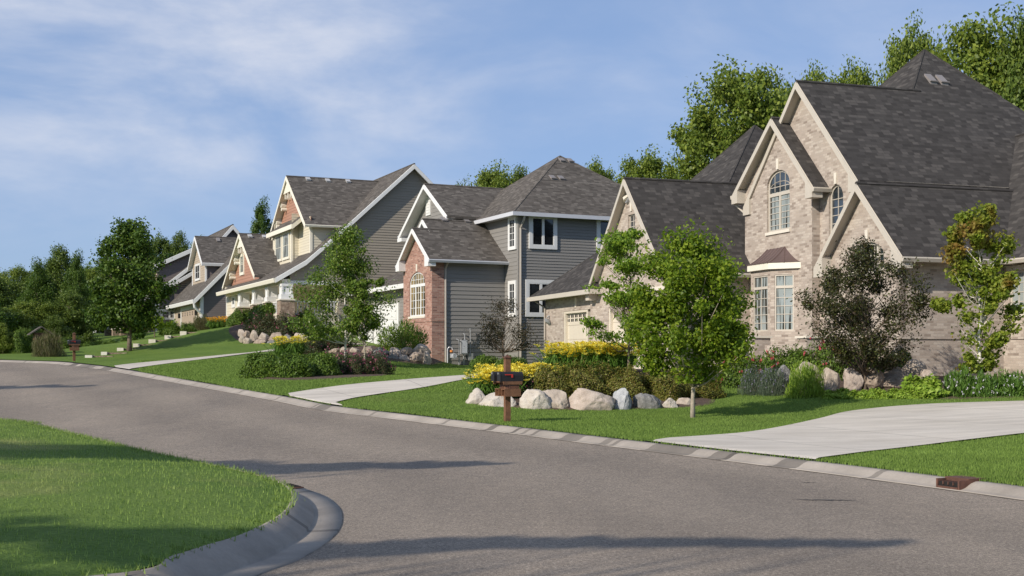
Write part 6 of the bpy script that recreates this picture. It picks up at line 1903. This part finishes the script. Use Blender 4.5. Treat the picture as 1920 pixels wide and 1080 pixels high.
for a in [(20, 62, 620, 668, 70), (100, 146, 634, 660, 75), (178, 232, 638, 662, 80), (225, 262, 632, 656, 84), (300, 340, 604, 634, 88), (336, 368, 606, 622, 88), (0, 30, 628, 662, 72), (140, 180, 640, 662, 78)]:
    plant_px('shrub', S_green2, *a, "small rough shrub at the edge of the far lawn", group='rough shrubs along the far lawn')

# day lilies
def lily(seed, fl):
    rng = np.random.default_rng(seed); n = 90; a = rng.uniform(0, 6.28, n); r = .38 * rng.uniform(.3, 1.1, n); h = rng.uniform(.28, .5, n)
    V = []
    for i in range(n):
        d = np.array([math.cos(a[i]), math.sin(a[i]), 0]); s = np.array([-d[1], d[0], 0]) * .013
        p0 = d * .05; p1 = d * r[i] * .5 + np.array([0, 0, h[i]]); p2 = d * r[i] * 1.2 + np.array([0, 0, h[i] * .55])
        V += [p0 - s, p0 + s, p1 + s, p1 - s, p1 - s, p1 + s, p2 + s * .3, p2 - s * .3]
    lm = np_mesh('leaves', np.array(V), 4, M['lf_lily'], link=False)
    C = []; st = MB()
    for i in range(30):
        q = rng.normal(0, .20, 2); z_ = rng.uniform(.42, .68); C.append((q[0], q[1], z_)); st.tube([(q[0] * .3, q[1] * .3, .1), (q[0], q[1], z_)], .006, M['lf_lily'], 4, cap=False)
    V = []
    for c in C:
        tilt = rng.normal(0, .5, 3)
        for k in range(6):
            t = k * 1.047; d = np.array([math.cos(t), math.sin(t), .55]) + tilt * .4; d /= np.linalg.norm(d); s = np.cross(d, (0, 0, 1)); s /= np.linalg.norm(s) + 1e-6
            c_ = np.array(c); V += [c_, c_ + d * .045 + s * .024, c_ + d * .095, c_ + d * .045 - s * .024]
    fm = np_mesh('flowers', np.array(V), 4, fl, link=False)
    s_ = st.build('stems', None); sm = s_.data; bpy.data.objects.remove(s_)
    return (lm, fm, sm)
LY = [lily(1, M['fl_yellow']), lily(2, M['fl_yellow']), lily(3, M['fl_yellow'])]
LO = lily(4, M['fl_orange'])
r = random.Random(3)
def lily_bed(pxs, Yf, label, group, ms=LY, s0=1.0):
    for i, (px, Y) in enumerate(pxs):
        X = (px - CX) / FPX * Y; s = s0 * r.uniform(.9, 1.15)
        place_plant('day_lily', ms[i % len(ms)] if isinstance(ms, list) else ms, X, Y, gz(X, Y) + .03, (s * 1.05, s * 1.05, s), r.uniform(0, 6.28), label, 'lily', group)
lily_bed([(900 + i * 9.5 + (j * 4), 31.9 + j * .75 + i * .07) for j in range(3) for i in range(8 + j * 3)], 0, "yellow day lily clump in the front bed beside the double mailbox", 'yellow day lilies of the front bed', s0=.98)
lily_bed([(1040 + i * 13 + j * 5, 38.0 + j * .8) for j in range(3) for i in range(11)], 0, "yellow day lily clump in the upper bed before the garage door", 'yellow day lilies of the upper bed', s0=1.2)
lily_bed([(524 + i * 13, 53 + (i % 2)) for i in range(4)], 0, "yellow-orange day lily left of the pink shrubs", 'yellow lilies left of the birches', s0=1.3)
lily_bed([(397 + i * 7, 86 + (i % 2)) for i in range(4)], 0, "orange day lily at the corner of the distant plum-grey wall", 'orange lilies at the distant wall', LO, 1.25)
lily_bed([(250 + i * 6, 86 + (i % 2)) for i in range(4)], 0, "orange day lily behind the shade tree trunk", 'orange lilies behind the shade tree', LO, 1.25)

# ------------------------------------------------------------------ mailboxes
def mailbox(x, y, z, rot, label):
    """cedar post carrying two black rural mailboxes and two newspaper boxes; x axis points away from the road"""
    root = empty('double_mailbox', (x, y, z), rot, label=label, cat='mailbox'); C_, D_ = M['cedar'], M['cedar_dark']
    b = MB(); b.box(-.058, .058, -.058, .058, -.2, 1.34, C_); b.build('post', root)
    b = MB(); b.box(-.075, .075, -.075, .075, 1.34, 1.36, D_)
    b.raw([(-.07, -.07, 1.36), (.07, -.07, 1.36), (.07, .07, 1.36), (-.07, .07, 1.36), (0, 0, 1.42)], [(0, 1, 4), (1, 2, 4), (2, 3, 4), (3, 0, 4)], D_); b.build('post_cap', root)
    b = MB()
    b.box(-.20, .22, -.30, .30, .83, .855, C_)
    for s in (-1, 1): b.box(-.20, .22, s * .30 - .0 if s < 0 else .275, (-.275 if s < 0 else .30), .79, .829, C_)
    b.box(-.06, .16, -.28, -.066, .70, .83, D_); b.box(-.06, .16, .066, .28, .70, .83, D_)
    b.build('shelf', root)
    for s in (-1, 1):
        yc = s * .18; b = MB()
        prof = [(-.085, 0)] + [(-.085 * math.cos(t), .115 + .085 * math.sin(t)) for t in np.linspace(0, math.pi, 10)] + [(.085, 0)]
        A = [(-.24, yc + p[0], .857 + p[1]) for p in prof]; B = [(.26, yc + p[0], .857 + p[1]) for p in prof]
        b.prism(A, B, M['black_metal']); o = b.build('mailbox_body', root)
        b = MB(); A = [(-.262, yc + p[0] * 1.06, .855 + p[1] * 1.03) for p in prof]; B = [(-.242, yc + p[0] * 1.06, .855 + p[1] * 1.03) for p in prof]
        b.prism(A, B, M['black_metal']); b.box(-.285, -.262, yc - .012, yc + .012, 1.0, 1.04, M['metal_grey']); b.build('mailbox_door', root)
        b = MB(); yo = yc - .095; b.box(-.16, .02, yo - .008, yo, .985, 1.005, M['red_metal']); b.box(-.02, .02, yo - .010, yo - .001, .935, 1.0, M['red_metal']); b.build('flag', root)
        # newspaper box, open towards the road
        b = MB(); z0, z1, yl, yr = .54, .70, yc - .10, yc + .10
        b.box(-.17, .20, yl, yr, z0, z0 + .02, C_); b.box(-.17, .20, yl, yr, z1 - .02, z1, C_)
        b.box(-.168, .198, yl + .001, yl + .02, z0 + .02, z1 - .02, C_); b.box(-.168, .198, yr - .02, yr - .001, z0 + .02, z1 - .02, C_); b.box(.18, .199, yl + .02, yr - .02, z0 + .02, z1 - .02, D_)
        b.build('newspaper_box', root)
    return root
i = int(np.argmin(np.hypot(KERB_R[:, 0] + .12, KERB_R[:, 1] - 26.4)))
x, y = world_at(951, 805, 26.2)[:2]
mailbox(x, y, gz(x, y), math.radians(22), "cedar post with two black mailboxes and newspaper boxes before the boulders")
x, y = world_at(139, 677, 59.5)[:2]
mailbox(x, y, gz(x, y) - .03, math.radians(28), "distant dark mailbox post on the far lawn near the ornamental grass")

# ------------------------------------------------------------------ timber steps on the far lawn
TL = ["lowest pale timber step at the foot of the far lawn", "second pale timber step from the bottom", "third pale timber step, left of the shade tree trunk", "fourth pale timber step, just right of the shade tree trunk",
      "fifth pale timber step from the bottom", "sixth pale timber step, one below the top", "topmost pale timber step below the distant garage"]
for i, (x0, x1, yt, yb) in enumerate([(160, 172, 667.5, 670.5), (190, 200, 660, 665.5), (220, 231, 652.5, 658), (250, 261, 644.5, 650.5), (279, 291, 636.5, 643), (309, 320, 629, 635.5), (338, 349, 621.5, 628)]):
    X, Y, _g = lawn_hit((x0 + x1) / 2, yb + .3); w = mpx(x1 - x0, Y); zt = hgt(yt, Y); zb = hgt(yb, Y)
    root = empty('timber_step', (X, Y, zb), math.radians(12), label=TL[i], cat='step', group='timber steps on the far lawn')
    b = MB(); h_ = max(.12, zt - zb); b.box(-w * .5, w * .5, -.0, 1.1, -.25, h_, M['tie']); b.box(w * .5 + .002, w * .5 + 1.0, .35, 1.05, -.25, h_ - .03, M['cobble']); b.build('timber', root)
    b = MB(); b.box(-w * .5 - .01, w * .5 + .01, -.03, .0, -.05, h_ + .01, M['tie']); b.build('riser', root)

# bird feeder with a small gabled roof among the trees
Y = 68.0; X = W2(76, Y)[0]; z = gz(X, Y)
fd = empty('bird_feeder', (X, Y, z), .5, label="small brown-roofed bird feeder in front of the left trees", cat='bird feeder')
zt = hgt(612, Y) - z
b = MB(); b.tube([(0, 0, -.2), (0, 0, zt - .7)], .05, M['cedar_dark'], 6); b.build('pole', fd)
b = MB(); b.box(-.35, .35, -.3, .3, zt - .75, zt - .35, M['cedar_dark']); b.build('house_box', fd)
b = MB(); b.prism([(-.62, -.5, zt - .42), (0, -.5, zt), (.62, -.5, zt - .42), (.62, -.5, zt - .48), (0, -.5, zt - .06), (-.62, -.5, zt - .48)], [(-.62, .5, zt - .42), (0, .5, zt), (.62, .5, zt - .42), (.62, .5, zt - .48), (0, .5, zt - .06), (-.62, .5, zt - .48)], M['shingle_brown']); b.build('roof', fd)

# ------------------------------------------------------------------ unseen trees added left of the frame, shaped to shade the street
def off_dir(h): 
    L = h / math.tan(SUN_EL); return L * math.cos(SUN_A), L * math.sin(SUN_A)
def added_shade_tree(px, py, h, thick, R, seed, depth=.4):
    '''an added unseen tree, bare-stemmed, its flat top shaped to shade the given spot'''
    x, y = road_hit(px, py); dx, dy = off_dir(h)
    make_tree('added_shade_tree', 300 + seed, (x - dx, y - dy, 0), h - thick, h, R, [(0, .8), (.5, 1), (1, .8)], 40, 5200, .16, .11, M['lf_wood'], M['bark'], .045,
              label="unseen tree added left of the frame to cast its shadow over the street", group='added unseen trees left of the frame', rc=.2, lump=.1, sprig=.0, nl=5, squash=(1, depth), flat=.5)
k_ = 0
for i in range(13):                      # pointed streak in the middle distance
    px = 880 - i * 62; t = min(1, i / 9); added_shade_tree(px, 869, 9.2, .3 + 2.0 * t, .6 + .6 * t, k_, .5); k_ += 1
for px in (330, 210, 90, -30, -160, -300): added_shade_tree(px, 866, 9.4, 2.9, 1.6, k_, .6); k_ += 1
for px in (330, 120, -80, -260): added_shade_tree(px, 1044, 9.6, 1.6, 1.2, k_, .8); k_ += 1
for px, th, R in ((205, .5, .9), (130, 1.0, 1.2), (40, 1.5, 1.5), (-70, 1.7, 1.6)): added_shade_tree(px, 721, 8.8, th, R, k_, .4); k_ += 1
for i in range(14):                      # thin tapering band along the bottom
    px = 1640 - i * 92; t = i / 13; added_shade_tree(px, 1017 - 5 * math.sin(t * 3.1) + 22 * max(0, t - .6) * 2.5, 9.3, .10 + .42 * t, .30 + .28 * t, k_, .22 + .2 * t); k_ += 1
